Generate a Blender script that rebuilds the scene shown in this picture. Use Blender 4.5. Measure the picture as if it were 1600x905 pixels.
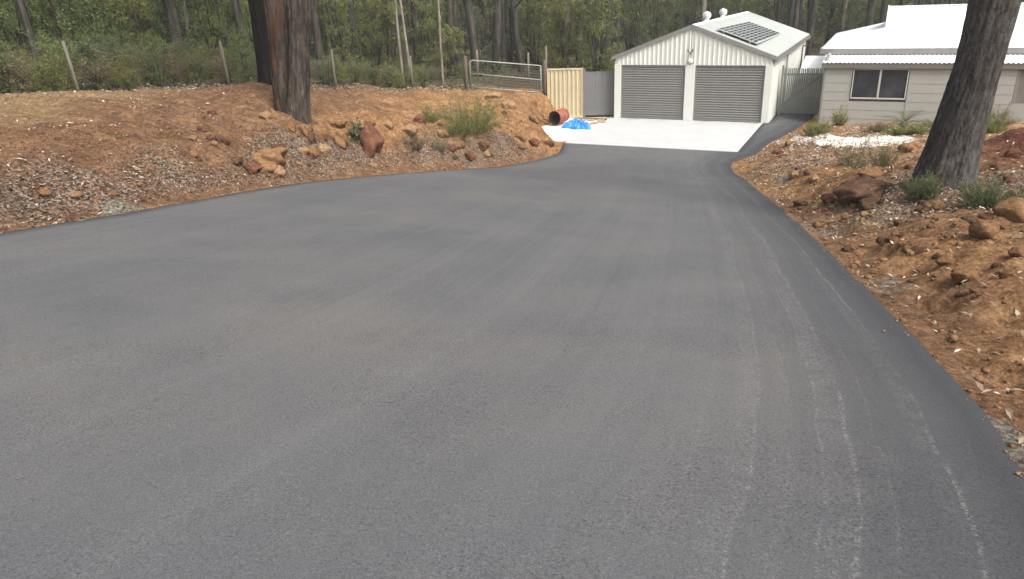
import bpy, bmesh, math, random
import numpy as np
from mathutils import Vector, Matrix

random.seed(7)
rng = np.random.default_rng(7)
for o in list(bpy.data.objects):
    bpy.data.objects.remove(o)
SC = bpy.context.scene
COL = SC.collection
R = math.radians

# ------------------------------------------------------------------ camera, light, exposure
F_PX, PITCH, ROLL, CAM_Z = 1131.2, 0.3887, -0.0418, 5.32
cp, sp = math.cos(PITCH), math.sin(PITCH)
cF = np.array([0, cp, -sp]); cR0 = np.array([1., 0, 0]); cU0 = np.cross(cR0, cF)
cr, sr = math.cos(ROLL), math.sin(ROLL)
cR = cr * cR0 + sr * cU0
cU = -sr * cR0 + cr * cU0
cam_d = bpy.data.cameras.new('camera')
cam_d.sensor_width = 36.0
cam_d.lens = 36.0 * F_PX / 1600.0
cam_d.clip_end = 2000
cam = bpy.data.objects.new('camera', cam_d)
m = Matrix(((cR[0], cU[0], -cF[0], 0), (cR[1], cU[1], -cF[1], 0), (cR[2], cU[2], -cF[2], CAM_Z), (0, 0, 0, 1)))
cam.matrix_world = m
COL.objects.link(cam)
SC.camera = cam

SUN_EL, SUN_AZ = R(50), R(142)         # azimuth clockwise from +Y (view direction): veiled sun behind the right shoulder
world = bpy.data.worlds.new('World')
SC.world = world
world.use_nodes = True
wn = world.node_tree.nodes
wl = world.node_tree.links
sky = wn.new('ShaderNodeTexSky')
sky.sky_type = 'NISHITA'
sky.sun_disc = False
sky.sun_elevation = SUN_EL
sky.sun_rotation = SUN_AZ
sky.air_density = 1.0
sky.dust_density = 8.0
sky.ozone_density = 1.0
bg = wn['Background']
bg.inputs['Strength'].default_value = 0.15
hsv = wn.new('ShaderNodeHueSaturation')          # thin bright cloud: a whiter sky than clear blue
hsv.inputs['Saturation'].default_value = 0.35
wl.new(sky.outputs[0], hsv.inputs['Color'])
wl.new(hsv.outputs[0], bg.inputs['Color'])
sun_d = bpy.data.lights.new('sun', 'SUN')
sun_d.energy = 1.2
sun_d.angle = R(15)
sun_d.color = (1.0, 0.94, 0.84)
sun = bpy.data.objects.new('sun', sun_d)
sdir = Vector((math.sin(SUN_AZ) * math.cos(SUN_EL), math.cos(SUN_AZ) * math.cos(SUN_EL), math.sin(SUN_EL)))
sun.rotation_euler = sdir.to_track_quat('Z', 'Y').to_euler()
sun.location = (20, 20, 40)
COL.objects.link(sun)
SC.view_settings.view_transform = 'Standard'
SC.view_settings.look = 'None'
SC.view_settings.gamma = 1.0
SC.view_settings.use_curve_mapping = False
SC.view_settings.exposure = 0.76

# ------------------------------------------------------------------ pixel helpers (photo pixels, 1600x905)
CAM = np.array([0, 0, CAM_Z])
def ray(px, py):
    d = cF * F_PX + cR * (px - 800) + cU * (452.5 - py)
    return d / math.hypot(d[0], d[1])
def at_dist(px, dist):
    """ground position under picture column px (measured near y=140) at horizontal distance dist"""
    d = ray(px, 120)
    return d[0] * dist, d[1] * dist

def mpp(P):
    """metres across one photo pixel for an upright round thing at P"""
    v = np.array(P, float) - CAM
    return float(v @ cF) / F_PX * v[1] / math.hypot(v[0], v[1])

# ------------------------------------------------------------------ numpy noise
_perm = rng.random((512, 512))
def vnoise(x, y):
    xi = np.floor(x).astype(int); yi = np.floor(y).astype(int)
    fx = x - xi; fy = y - yi
    fx = fx * fx * (3 - 2 * fx); fy = fy * fy * (3 - 2 * fy)
    g = lambda i, j: _perm[i & 511, j & 511]
    a = g(xi, yi); b = g(xi + 1, yi); c = g(xi, yi + 1); d = g(xi + 1, yi + 1)
    return (a + (b - a) * fx) * (1 - fy) + (c + (d - c) * fx) * fy - 0.5
def fbm(x, y, octv=4):
    s = 0; a = 1.0
    for k in range(octv):
        s = s + a * vnoise(x * 2 ** k + 17.3 * k, y * 2 ** k + 9.1 * k); a *= .5
    return s
def sstep(a, b, x):
    t = np.clip((x - a) / (b - a), 0, 1)
    return t * t * (3 - 2 * t)

# ------------------------------------------------------------------ layout: garage frame (u along the front, n into depth)
YAW = 0.466
NX, NY = math.sin(YAW), math.cos(YAW)
UX, UY = NY, -NX
GO = (4.879, 32.655)
def G(a, b): return (GO[0] + a * UX + b * NX, GO[1] + a * UY + b * NY)
HO = (12.60, 29.29)
def H(a, b): return (HO[0] + a * UX + b * NX, HO[1] + a * UY + b * NY)

def road_z(x, y):
    s = x * NX + y * NY
    L, e = 25.4, 7.0
    a = 3.72 / (L - e / 2)
    t = np.clip(s, -30, L)
    return np.where(t < L - e, 3.72 - a * t, a * np.clip(L - t, 0, 99) ** 2 / (2 * e))

LEFT = [(-7.6, -14), (-7.1, -5), (-6.6, 2), (-6.25, 6), (-6.01, 8.25), (-5.52, 10.23), (-4.61, 14.56), (-3.08, 17.87), (-.61, 21.4), (.8, 23.51), (1.77, 25.26), (2.21, 27.36)]
RIGHT = [(1.0, -14), (1.1, -5), (1.5, 0.4), (2.1, 2.1), (2.38, 2.79), (2.76, 3.88), (3.29, 5.62), (4.04, 8.54), (5.31, 13.76), (6.46, 18.95), (6.80, 21.5), (7.35, 23.1), (8.40, 24.23)]
def catmull(P, k=12):
    P = [np.array(q, float) for q in P]
    Q = [2 * P[0] - P[1]] + P + [2 * P[-1] - P[-2]]
    out = []
    for i in range(1, len(Q) - 2):
        for j in range(k):
            t = j / k
            a, b, c, d = Q[i - 1], Q[i], Q[i + 1], Q[i + 2]
            out.append(.5 * (2 * b + (c - a) * t + (2 * a - 5 * b + 4 * c - d) * t * t + (3 * b - a - 3 * c + d) * t ** 3))
    out.append(P[-1])
    return np.array(out)
Lc, Rc = catmull(LEFT), catmull(RIGHT)
PATH_R = catmull([(8.40, 24.23), (9.3, 25.75), (10.6, 27.4), (11.7, 28.9), (12.45, 30.0), (13.1, 31.2), (13.9, 33.0)])
FLAT_L = [(1.8, 28.5), (1.55, 30.0), (1.62, 31.2), (2.3, 32.6), (2.9, 33.6), G(-.3, 1.2), G(-.3, 15), G(9.5, 15)]
POLY = np.vstack([Lc, np.array(FLAT_L), PATH_R[::-1], Rc[::-1]])
def poly_dist(x, y, P=POLY):
    """distance outside the paved polygon (0 inside)"""
    x = np.asarray(x, float); y = np.asarray(y, float)
    best = np.full(x.shape, 1e18); ins = np.zeros(x.shape, bool)
    n = len(P)
    for i in range(n):
        ax, ay = P[i]; bx, by = P[(i + 1) % n]
        dx, dy = bx - ax, by - ay
        L2 = dx * dx + dy * dy + 1e-12
        t = np.clip(((x - ax) * dx + (y - ay) * dy) / L2, 0, 1)
        best = np.minimum(best, (x - ax - t * dx) ** 2 + (y - ay - t * dy) ** 2)
        if ay != by:
            c = ((ay > y) != (by > y)) & (x < dx * (y - ay) / (by - ay) + ax)
            ins ^= c
    return np.where(ins, 0, np.sqrt(best))

CTRL = np.array([
 (-10, 17.3, 3.5), (-11.2, 20.2, 3.2), (-8.6, 23.8, 2.85), (-6.1, 27.3, 2.33), (-3.7, 30.7, 1.8), (-1.5, 33.8, 1.3), (1.9, 33.6, 1.02),
 (-5.3, 18.2, 2.62), (-6.4, 20, 3.02), (-8.5, 12.4, 3.45), (-7.0, 9.6, 3.22), (-8.5, 4, 4.0), (-9, -6, 5.2), (-16, 8, 4.2), (-20, 18, 4.0), (-18, 28, 3.4),
 (-2.6, 20.6, 2.0), (-1.2, 25.6, 1.25), (-2.4, 28, 1.7), (0.6, 29.6, 1.05), (-3.6, 18.9, 2.3),
 (-12, 34, 2.6), (-6, 40, 1.6), (2, 42, .9), (-25, 45, 3.2), (0, 60, .8), (20, 60, .6), (8, 50, .5), (-40, 30, 4.4), (-60, 50, 4.8), (-50, 100, 4), (0, 110, 1.2), (60, 100, 1.5), (70, 40, 2), (-60, -20, 7), (50, -20, 6), (0, -60, 11),
 (7.1, 11.3, 2.14), (4.9, 6.6, 2.68), (6.4, 8.6, 2.45), (9.0, 10.4, 2.5), (9.3, 13.2, 2.3), (3.9, 3.6, 3.06), (6, 4, 3.15), (4, 0, 3.8), (4, -8, 5.0), (10, 2, 3.6), (16, 8, 3.2),
 (6.7, 14.6, 1.48), (8.5, 15.5, 1.45), (8.2, 19.0, .75), (11, 17, 1.3), (15, 15, 2.2), (10.6, 22.2, .5), (11.8, 24.3, .33), (13.6, 22.5, .7), (12.2, 27.6, .12), (12.64, 28.9, .02), (15.5, 27.2, .1), (18, 26.2, .25), (23.4, 23.5, .5), (18.5, 22, .9), (30, 25, 1.0), (20, 33, .1), (28, 40, .4)], float)
def _U(r2): return np.where(r2 > 1e-12, r2 * np.log(np.maximum(r2, 1e-12)), 0)
_n = len(CTRL)
_K = _U((CTRL[:, None, 0] - CTRL[None, :, 0]) ** 2 + (CTRL[:, None, 1] - CTRL[None, :, 1]) ** 2) + np.eye(_n) * 2.0
_A = np.zeros((_n + 3, _n + 3)); _A[:_n, :_n] = _K; _A[:_n, _n] = 1; _A[:_n, _n + 1:] = CTRL[:, :2]; _A[_n, :_n] = 1; _A[_n + 1:, :_n] = CTRL[:, :2].T
_w = np.linalg.solve(_A, np.concatenate([CTRL[:, 2], np.zeros(3)]))
def natural_z(x, y):
    r = np.hypot(x, y - 30); k = np.minimum(1, 95 / np.maximum(r, 1e-6))
    xs, ys = x * k, 30 + (y - 30) * k
    z = _w[_n] + _w[_n + 1] * xs + _w[_n + 2] * ys
    for i in range(_n):
        z = z + _w[i] * _U((xs - CTRL[i, 0]) ** 2 + (ys - CTRL[i, 1]) ** 2)
    return z
MOUNDS = [(-5.6, 19.6, 1.2, .22), (-6.9, 20.3, 1.1, .25), (-4.2, 13.9, .0, 0), (-5.05, 15.0, .55, .16), (-4.0, 16.4, .6, .12), (-2.9, 19.2, .7, .2), (-1.6, 22.4, .8, .2),
          (-.2, 27.0, .9, .22), (5.4, 10.6, .6, .14), (5.2, 8.6, .5, .08), (7.5, 13.2, .8, .2), (7.6, 17.6, .6, .18), (6.2, 12.8, .5, .15), (9.6, 13.4, 1.0, .3)]
def ground(x, y):
    x = np.asarray(x, float); y = np.asarray(y, float)
    sc = x.shape == ()
    x = np.atleast_1d(x); y = np.atleast_1d(y)
    d = poly_dist(x, y)
    N = natural_z(x, y)
    for (mx, my, mr, mh) in MOUNDS:
        if mh: N = N + mh * np.exp(-((x - mx) ** 2 + (y - my) ** 2) / (mr * mr))
    bw = np.where((y > 26.5) & (x < 4), 1.1, np.where(x < 1, 1.9, 1.7))
    w = sstep(0.05, 1.0, d / bw)
    z = (road_z(x, y) - 0.05) * (1 - w) + N * w
    rough = sstep(.05, .5, d)
    near = np.clip(1.2 - np.hypot(x, y - 15) / 60, .2, 1)
    z = z + rough * near * (.16 * fbm(x * .9, y * .9, 3) + (.075 + .11 * sstep(4.5, 2.0, -x * 0 + np.abs(d - .9) + 1.2)) * fbm(x * 3.1 + 5, y * 3.1, 3) + .05 * np.abs(fbm(x * 5.3, y * 5.3, 3)))
    z = z + .012 * np.abs(fbm(x * 6 + 3, y * 6, 2)) * (d > 0)
    return float(z[0]) if sc else z
def gz(x, y): return ground(float(x), float(y))
def pix(px, py, tmin=2.0, tmax=70.0):
    """where the ray through a photo pixel meets the terrain"""
    d = ray(px, py)
    t = np.linspace(tmin, tmax, 1400)
    z = ground(d[0] * t, d[1] * t)
    k = int(np.argmax(CAM_Z + d[2] * t < z))
    return d[0] * t[k], d[1] * t[k], float(z[k])

# ------------------------------------------------------------------ mesh helpers
class MB:
    def __init__(s): s.v = []; s.f = []
    def add(s, vs, fs):
        o = len(s.v); s.v += [tuple(q) for q in vs]; s.f += [tuple(i + o for i in f) for f in fs]
    def box(s, x0, x1, y0, y1, z0, z1):
        s.add([(x0, y0, z0), (x1, y0, z0), (x1, y1, z0), (x0, y1, z0), (x0, y0, z1), (x1, y0, z1), (x1, y1, z1), (x0, y1, z1)],
              [(3, 2, 1, 0), (4, 5, 6, 7), (0, 1, 5, 4), (1, 2, 6, 5), (2, 3, 7, 6), (3, 0, 4, 7)])
        return s
    def beam(s, p, q, w, h, up=(0, 0, 1)):
        p, q = Vector(p), Vector(q); d = (q - p).normalized(); up = Vector(up)
        sd = d.cross(up)
        if sd.length < 1e-4: sd = d.cross(Vector((1, 0, 0)))
        sd.normalize(); up = sd.cross(d).normalized()
        c = []
        for e in (p, q):
            for a, b in ((-1, -1), (1, -1), (1, 1), (-1, 1)): c.append(e + sd * (a * w / 2) + up * (b * h / 2))
        s.add(c, [(0, 1, 2, 3), (7, 6, 5, 4), (0, 4, 5, 1), (1, 5, 6, 2), (2, 6, 7, 3), (3, 7, 4, 0)])
        return s
    def tube(s, pts, rads, seg=8, cap=True, wob=None):
        pts = [Vector(q) for q in pts]
        n = len(pts); rings = []
        ref = Vector((0.31, 0.77, 0.12)).normalized()
        for i, c in enumerate(pts):
            d = (pts[min(i + 1, n - 1)] - pts[max(i - 1, 0)]).normalized()
            a = d.cross(ref)
            if a.length < 1e-3: a = d.cross(Vector((1, 0, 0)))
            a.normalize(); b = d.cross(a)
            r = rads[i] if hasattr(rads, '__len__') else rads
            ring = []
            for k in range(seg):
                t = 2 * math.pi * k / seg
                rr = r * (1 + (wob(i, k) if wob else 0))
                ring.append(c + a * (math.cos(t) * rr) + b * (math.sin(t) * rr))
            rings.append(ring)
        vs = [q for r_ in rings for q in r_]
        fs = []
        for i in range(n - 1):
            for k in range(seg):
                k2 = (k + 1) % seg
                fs.append((i * seg + k, i * seg + k2, (i + 1) * seg + k2, (i + 1) * seg + k))
        if cap:
            fs.append(tuple(range(seg - 1, -1, -1))); fs.append(tuple((n - 1) * seg + k for k in range(seg)))
        s.add(vs, fs)
        return s
    def mesh(s, name, mat=None, smooth=False):
        me = bpy.data.meshes.new(name)
        me.from_pydata([tuple(q) for q in s.v], [], s.f)
        if mat: me.materials.append(mat)
        if smooth: me.polygons.foreach_set('use_smooth', [True] * len(me.polygons))
        me.update()
        return me
    def build(s, name, mat, parent=None, smooth=False, bevel=0):
        me = s.mesh(name, mat, smooth)
        bm = bmesh.new(); bm.from_mesh(me)
        bmesh.ops.recalc_face_normals(bm, faces=bm.faces)
        if bevel: bmesh.ops.bevel(bm, geom=bm.edges[:], offset=bevel, segments=1, affect='EDGES')
        bm.to_mesh(me); bm.free()
        return link(name, me, parent)
def link(name, data, parent=None, loc=None):
    o = bpy.data.objects.new(name, data); COL.objects.link(o)
    if parent: o.parent = parent
    if loc is not None: o.location = loc
    return o
def tag(o, label=None, cat=None, group=None, kind=None):
    if label: o['label'] = label
    if cat: o['category'] = cat
    if group: o['group'] = group
    if kind: o['kind'] = kind
    return o
def thing(name, label, cat, loc=(0, 0, 0), rz=0, group=None):
    o = link(name, None, None, loc); o.rotation_euler = (0, 0, rz); o.empty_display_size = .2
    return tag(o, label, cat, group)
def copy_tree(o, parent=None):
    c = o.copy(); COL.objects.link(c); c.parent = parent
    for ch in [k for k in o.children]: copy_tree(ch, c)
    return c
def np_mesh(name, V, Fq, mat, tint=None, smooth=False, nper=4):
    me = bpy.data.meshes.new(name)
    n = len(Fq)
    me.vertices.add(len(V)); me.vertices.foreach_set('co', np.asarray(V, np.float32).ravel())
    me.loops.add(n * nper); me.loops.foreach_set('vertex_index', np.asarray(Fq, np.int32).ravel())
    me.polygons.add(n); me.polygons.foreach_set('loop_start', np.arange(0, n * nper, nper, dtype=np.int32))
    if smooth: me.polygons.foreach_set('use_smooth', np.ones(n, bool))
    if tint is not None:
        for k, arr in (tint.items() if isinstance(tint, dict) else [('tint', tint)]):
            a = me.attributes.new(k, 'FLOAT', 'POINT'); a.data.foreach_set('value', np.asarray(arr, np.float32))
    me.update(calc_edges=True); me.validate()
    me.materials.append(mat)
    return me
def leaf_arrays(Cn, D, L, W, curl=.15):
    """diamond leaves: centres Cn, directions D (unit), lengths L, widths W"""
    n = len(Cn)
    rv = rng.normal(size=(n, 3)); S = np.cross(D, rv); S /= np.linalg.norm(S, axis=1, keepdims=True) + 1e-9
    Nn = np.cross(S, D)
    L = np.broadcast_to(np.asarray(L, float), (n,))[:, None]; W = np.broadcast_to(np.asarray(W, float), (n,))[:, None]
    a = Cn - D * L * .5; b = Cn + S * W * .5 + Nn * W * curl; c = Cn + D * L * .5; d = Cn - S * W * .5 + Nn * W * curl
    V = np.stack([a, b, c, d], 1).reshape(-1, 3)
    Fq = np.arange(n * 4).reshape(n, 4)
    return V, Fq
def unit(v): return v / (np.linalg.norm(v, axis=1, keepdims=True) + 1e-9)

# ------------------------------------------------------------------ materials
def mat(name, base=(.5, .5, .5), rough=.7, metal=0, spec=.4, noise=None, bump=None):
    """noise: (scale, colour2, lo, hi[, stretch]) ; bump: (scale, strength, distance)"""
    M = bpy.data.materials.new(name); M.use_nodes = True
    nt = M.node_tree; P = nt.nodes['Principled BSDF']
    P.inputs['Base Color'].default_value = (*base, 1); P.inputs['Roughness'].default_value = rough
    P.inputs['Metallic'].default_value = metal; P.inputs['Specular IOR Level'].default_value = spec
    tc = nt.nodes.new('ShaderNodeTexCoord')
    if noise:
        sc_, c2, lo, hi = noise[:4]; st = noise[4] if len(noise) > 4 else (1, 1, 1)
        mp = nt.nodes.new('ShaderNodeMapping'); mp.inputs['Scale'].default_value = st
        nz = nt.nodes.new('ShaderNodeTexNoise'); nz.inputs['Scale'].default_value = sc_; nz.inputs['Detail'].default_value = 6; nz.inputs['Roughness'].default_value = .65
        rp = nt.nodes.new('ShaderNodeValToRGB'); rp.color_ramp.elements[0].position = lo; rp.color_ramp.elements[1].position = hi
        rp.color_ramp.elements[0].color = (*base, 1); rp.color_ramp.elements[1].color = (*c2, 1)
        nt.links.new(tc.outputs['Object'], mp.inputs[0]); nt.links.new(mp.outputs[0], nz.inputs['Vector']); nt.links.new(nz.outputs['Fac'], rp.inputs[0])
        nt.links.new(rp.outputs[0], P.inputs['Base Color'])
    if bump:
        bs, bstr, bd = bump[:3]; st = bump[3] if len(bump) > 3 else (1, 1, 1)
        mp = nt.nodes.new('ShaderNodeMapping'); mp.inputs['Scale'].default_value = st
        nz = nt.nodes.new('ShaderNodeTexNoise'); nz.inputs['Scale'].default_value = bs; nz.inputs['Detail'].default_value = 8; nz.inputs['Roughness'].default_value = .7
        b = nt.nodes.new('ShaderNodeBump'); b.inputs['Strength'].default_value = bstr; b.inputs['Distance'].default_value = bd
        nt.links.new(tc.outputs['Object'], mp.inputs[0]); nt.links.new(mp.outputs[0], nz.inputs['Vector']); nt.links.new(nz.outputs['Fac'], b.inputs['Height']); nt.links.new(b.outputs[0], P.inputs['Normal'])
    return M
class NT:
    """terse node builder"""
    def __init__(s, name):
        s.M = bpy.data.materials.new(name); s.M.use_nodes = True; s.t = s.M.node_tree; s.P = s.t.nodes['Principled BSDF']
        s.geo = s.t.nodes.new('ShaderNodeNewGeometry')
    def ln(s, a, b): s.t.links.new(a, b)
    def noise(s, scale, detail=5, rough=.6, vec=None, stretch=None, dist=0):
        n = s.t.nodes.new('ShaderNodeTexNoise'); n.inputs['Scale'].default_value = scale; n.inputs['Detail'].default_value = detail; n.inputs['Roughness'].default_value = rough; n.inputs['Distortion'].default_value = dist
        v = vec if vec is not None else s.geo.outputs['Position']
        if stretch:
            mp = s.t.nodes.new('ShaderNodeMapping'); mp.inputs['Scale'].default_value = stretch; s.ln(v, mp.inputs[0]); v = mp.outputs[0]
        s.ln(v, n.inputs['Vector']); return n.outputs['Fac']
    def voro(s, scale, vec=None, feat='F1'):
        n = s.t.nodes.new('ShaderNodeTexVoronoi'); n.inputs['Scale'].default_value = scale; n.feature = feat
        s.ln(vec if vec is not None else s.geo.outputs['Position'], n.inputs['Vector']); return n
    def ramp(s, fac, stops):
        r = s.t.nodes.new('ShaderNodeValToRGB'); e = r.color_ramp.elements
        while len(e) < len(stops): e.new(.5)
        for k, (p, c) in enumerate(stops):
            e[k].position = p; e[k].color = (*c, 1) if len(c) == 3 else c
        s.ln(fac, r.inputs[0]); return r.outputs[0]
    def rampf(s, fac, lo, hi):
        n = s.t.nodes.new('ShaderNodeMapRange'); n.inputs[1].default_value = lo; n.inputs[2].default_value = hi; n.interpolation_type = 'SMOOTHSTEP'; s.ln(fac, n.inputs[0]); return n.outputs[0]
    def mix(s, fac, a, b, mode='MIX'):
        n = s.t.nodes.new('ShaderNodeMix'); n.data_type = 'RGBA'; n.blend_type = mode
        for k, v in ((0, fac), (6, a), (7, b)):
            if hasattr(v, 'node'): s.ln(v, n.inputs[k])
            elif k == 0: n.inputs[0].default_value = v
            else: n.inputs[k].default_value = (*v, 1)
        return n.outputs[2]
    def math(s, op, a, b=0.5):
        n = s.t.nodes.new('ShaderNodeMath'); n.operation = op
        for k, v in ((0, a), (1, b)):
            if hasattr(v, 'node'): s.ln(v, n.inputs[k])
            else: n.inputs[k].default_value = v
        return n.outputs[0]
    def attr(s, name):
        n = s.t.nodes.new('ShaderNodeAttribute'); n.attribute_name = name; return n.outputs['Fac']
    def bump(s, hgt, strength, dist, prev=None):
        b = s.t.nodes.new('ShaderNodeBump'); b.inputs['Strength'].default_value = strength; b.inputs['Distance'].default_value = dist
        s.ln(hgt, b.inputs['Height'])
        if prev is not None: s.ln(prev, b.inputs['Normal'])
        s.ln(b.outputs[0], s.P.inputs['Normal']); return b.outputs[0]
    def out(s, col=None, rough=None, spec=None):
        if col is not None: s.ln(col, s.P.inputs['Base Color'])
        if rough is not None:
            if hasattr(rough, 'node'): s.ln(rough, s.P.inputs['Roughness'])
            else: s.P.inputs['Roughness'].default_value = rough
        if spec is not None: s.P.inputs['Specular IOR Level'].default_value = spec
        return s.M

def mat_ground():
    s = NT('earth')
    n1 = s.noise(.55, 6, .6); n2 = s.noise(3.2, 8, .65); n3 = s.noise(22, 6, .7)
    brown = s.ramp(n2, [(.30, (.102, .057, .032)), (.5, (.185, .104, .057)), (.72, (.29, .177, .104))])
    orange = s.ramp(n2, [(.28, (.165, .086, .040)), (.5, (.30, .168, .077)), (.72, (.46, .29, .152))])
    dirt = s.mix(s.attr('orange'), brown, orange)
    redd = s.ramp(n2, [(.3, (.07, .026, .018)), (.7, (.17, .07, .042))])
    dirt = s.mix(s.attr('red'), dirt, redd)
    pale = s.ramp(n2, [(.3, (.22, .15, .075)), (.7, (.34, .25, .13))])
    dirt = s.mix(s.attr('pale'), dirt, pale)
    lit = s.ramp(n3, [(.34, (.05, .034, .024)), (.5, (.16, .115, .085)), (.66, (.36, .30, .24))])
    dirt = s.mix(s.math('MULTIPLY', s.attr('litter'), s.rampf(n2, .3, .55)), dirt, lit)
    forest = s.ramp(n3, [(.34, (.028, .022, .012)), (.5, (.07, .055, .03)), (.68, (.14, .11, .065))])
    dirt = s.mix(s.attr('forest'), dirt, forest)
    gravc = s.ramp(n3, [(.35, (.095, .085, .068)), (.6, (.25, .232, .195))])
    gm = s.rampf(s.math('ADD', s.attr('gravel'), s.math('MULTIPLY', s.math('SUBTRACT', s.noise(7, 8, .8), .5), 3.2)), .5, .75)
    dirt = s.mix(gm, dirt, gravc)
    col = s.mix(s.rampf(n1, .35, .7), s.mix(1.0, dirt, (.82, .80, .80), 'MULTIPLY'), dirt)
    n4 = s.noise(11, 7, .75)
    col = s.mix(1.0, col, s.ramp(n4, [(.34, (.55, .52, .50)), (.5, (.98, .98, .98)), (.66, (1.32, 1.30, 1.27))]), 'MULTIPLY')
    col = s.mix(1.0, col, s.ramp(n3, [(.34, (.68, .67, .66)), (.66, (1.25, 1.25, 1.24))]), 'MULTIPLY')
    sandc = s.ramp(n2, [(.3, (.55, .50, .42)), (.6, (.82, .80, .74))])
    sm = s.rampf(s.math('ADD', s.attr('sand'), s.math('MULTIPLY', s.math('SUBTRACT', n2, .5), .7)), .35, .55)
    col = s.mix(sm, col, sandc)
    # tiny pale stones in the dirt
    v = s.voro(34); spk = s.math('LESS_THAN', v.outputs['Distance'], .2)
    vc = s.t.nodes.new('ShaderNodeSeparateColor'); s.ln(v.outputs['Color'], vc.inputs[0])
    spk = s.math('MULTIPLY', spk, s.math('GREATER_THAN', vc.outputs[0], .80))
    col = s.mix(s.math('MULTIPLY', spk, .7), col, (.42, .33, .24))
    hh = s.math('ADD', s.math('MULTIPLY', n4, 1.0), s.math('MULTIPLY', n3, .5))
    s.bump(hh, .9, .05)
    return s.out(col, .95, .15)
def mat_asphalt():
    s = NT('asphalt')
    n0 = s.noise(.35, 4, .6); n1 = s.noise(.9, 6, .62); n2 = s.noise(70, 4, .75); n3 = s.noise(190, 2, .6)
    base = s.ramp(n0, [(.3, (.084, .089, .098)), (.5, (.105, .105, .108)), (.7, (.125, .120, .117))])
    base = s.mix(s.math('MULTIPLY', s.rampf(n1, .46, .74), .5), base, (.088, .087, .096))
    # curving roller and tyre streaks along the drive
    uv = s.t.nodes.new('ShaderNodeCombineXYZ')
    s.ln(s.attr('across'), uv.inputs[0]); s.ln(s.attr('along'), uv.inputs[1])
    st = s.noise(1.0, 5, .6, vec=uv.outputs[0], stretch=(1.6, .03, 1))
    stf = s.noise(1.0, 4, .6, vec=uv.outputs[0], stretch=(11, .06, 1))
    base = s.mix(s.math('MULTIPLY', s.rampf(st, .46, .70), .35), base, (.135, .135, .136))
    base = s.mix(s.math('MULTIPLY', s.rampf(stf, .52, .72), .25), base, (.145, .144, .143))
    base = s.mix(s.math('MULTIPLY', s.rampf(stf, .46, .30), .30), base, (.075, .076, .080))
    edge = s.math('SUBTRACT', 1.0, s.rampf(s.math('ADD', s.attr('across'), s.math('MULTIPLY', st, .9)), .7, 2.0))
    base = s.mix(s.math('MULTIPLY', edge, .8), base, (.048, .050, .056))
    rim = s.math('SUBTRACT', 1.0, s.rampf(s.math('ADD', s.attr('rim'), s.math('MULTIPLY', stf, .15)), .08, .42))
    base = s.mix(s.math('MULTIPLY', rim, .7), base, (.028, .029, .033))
    # thin dusty tyre lines that follow the right edge
    grain = s.math('MULTIPLY', s.rampf(s.noise(60, 3, .75), .46, .58), s.rampf(s.noise(6, 5, .75), .36, .56))
    wob = s.math('MULTIPLY', s.math('SUBTRACT', s.noise(1.0, 2, .5, vec=uv.outputs[0], stretch=(.0, .16, 1)), .5), .25)
    wob2 = s.math('MULTIPLY', s.math('SUBTRACT', s.noise(1.0, 3, .6, vec=uv.outputs[0], stretch=(2.0, 1.0, 1)), .5), .04)
    ac = s.math('ADD', s.math('ADD', s.attr('across'), wob), wob2)
    for k, (off, w, am) in enumerate(((.34, .012, .55), (.40, .045, .20), (.62, .008, .22), (.76, .013, .42), (.83, .07, .24), (.90, .008, .32), (1.06, .030, .16), (1.22, .011, .38), (1.28, .06, .18), (1.50, .010, .16), (1.9, .010, .09))):
        dl = s.math('ABSOLUTE', s.math('SUBTRACT', ac, off))
        l_ = s.math('SUBTRACT', 1.0, s.rampf(dl, w * .25, w * 1.6))
        gate = s.rampf(s.noise(1.0, 3, .6, vec=uv.outputs[0], stretch=(0, .30 + .05 * k, 1.0 + k)), .30, .52)
        base = s.mix(s.math('MULTIPLY', s.math('MULTIPLY', s.math('MULTIPLY', l_, grain), gate), am), base, (.26, .256, .245))
    dust = s.math('MULTIPLY', s.rampf(s.noise(.8, 6, .7), .55, .75), .2)
    base = s.mix(dust, base, (.17, .162, .150))
    # open stone texture: dark voids between pale stone faces, coarser where the mat is open
    coarse = s.math('ADD', s.math('MULTIPLY', s.rampf(n1, .35, .65), .6), .4)
    gr = s.ramp(n2, [(.32, (.22, .22, .23)), (.44, (.82, .82, .82)), (.60, (1.12, 1.12, 1.12)), (.75, (1.6, 1.6, 1.58))])
    base = s.mix(coarse, base, s.mix(1.0, base, gr, 'MULTIPLY'))
    g3 = s.ramp(n3, [(.3, (.55, .55, .55)), (.7, (1.4, 1.4, 1.4))])
    base = s.mix(1.0, base, g3, 'MULTIPLY')
    s.bump(s.math('ADD', n2, s.math('MULTIPLY', n3, .5)), .6, .008)
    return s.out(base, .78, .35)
def mat_leaf(name, c1, c2, c3, trans=.42):
    s = NT(name)
    oi = s.t.nodes.new('ShaderNodeObjectInfo')
    t = s.math('ADD', s.math('MULTIPLY', s.attr('tint'), .75), s.math('MULTIPLY', oi.outputs['Random'], .25))
    col = s.ramp(t, [(0.05, c1), (.5, c2), (.95, c3)])
    s.ln(col, s.P.inputs['Base Color']); s.P.inputs['Roughness'].default_value = .55; s.P.inputs['Specular IOR Level'].default_value = .35
    tr = s.t.nodes.new('ShaderNodeBsdfTranslucent'); s.ln(s.mix(1.0, col, (1.25, 1.3, .75), 'MULTIPLY'), tr.inputs[0])
    mx = s.t.nodes.new('ShaderNodeMixShader'); mx.inputs[0].default_value = trans
    s.ln(s.P.outputs[0], mx.inputs[1]); s.ln(tr.outputs[0], mx.inputs[2]); s.ln(mx.outputs[0], s.t.nodes['Material Output'].inputs[0])
    return s.M
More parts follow.
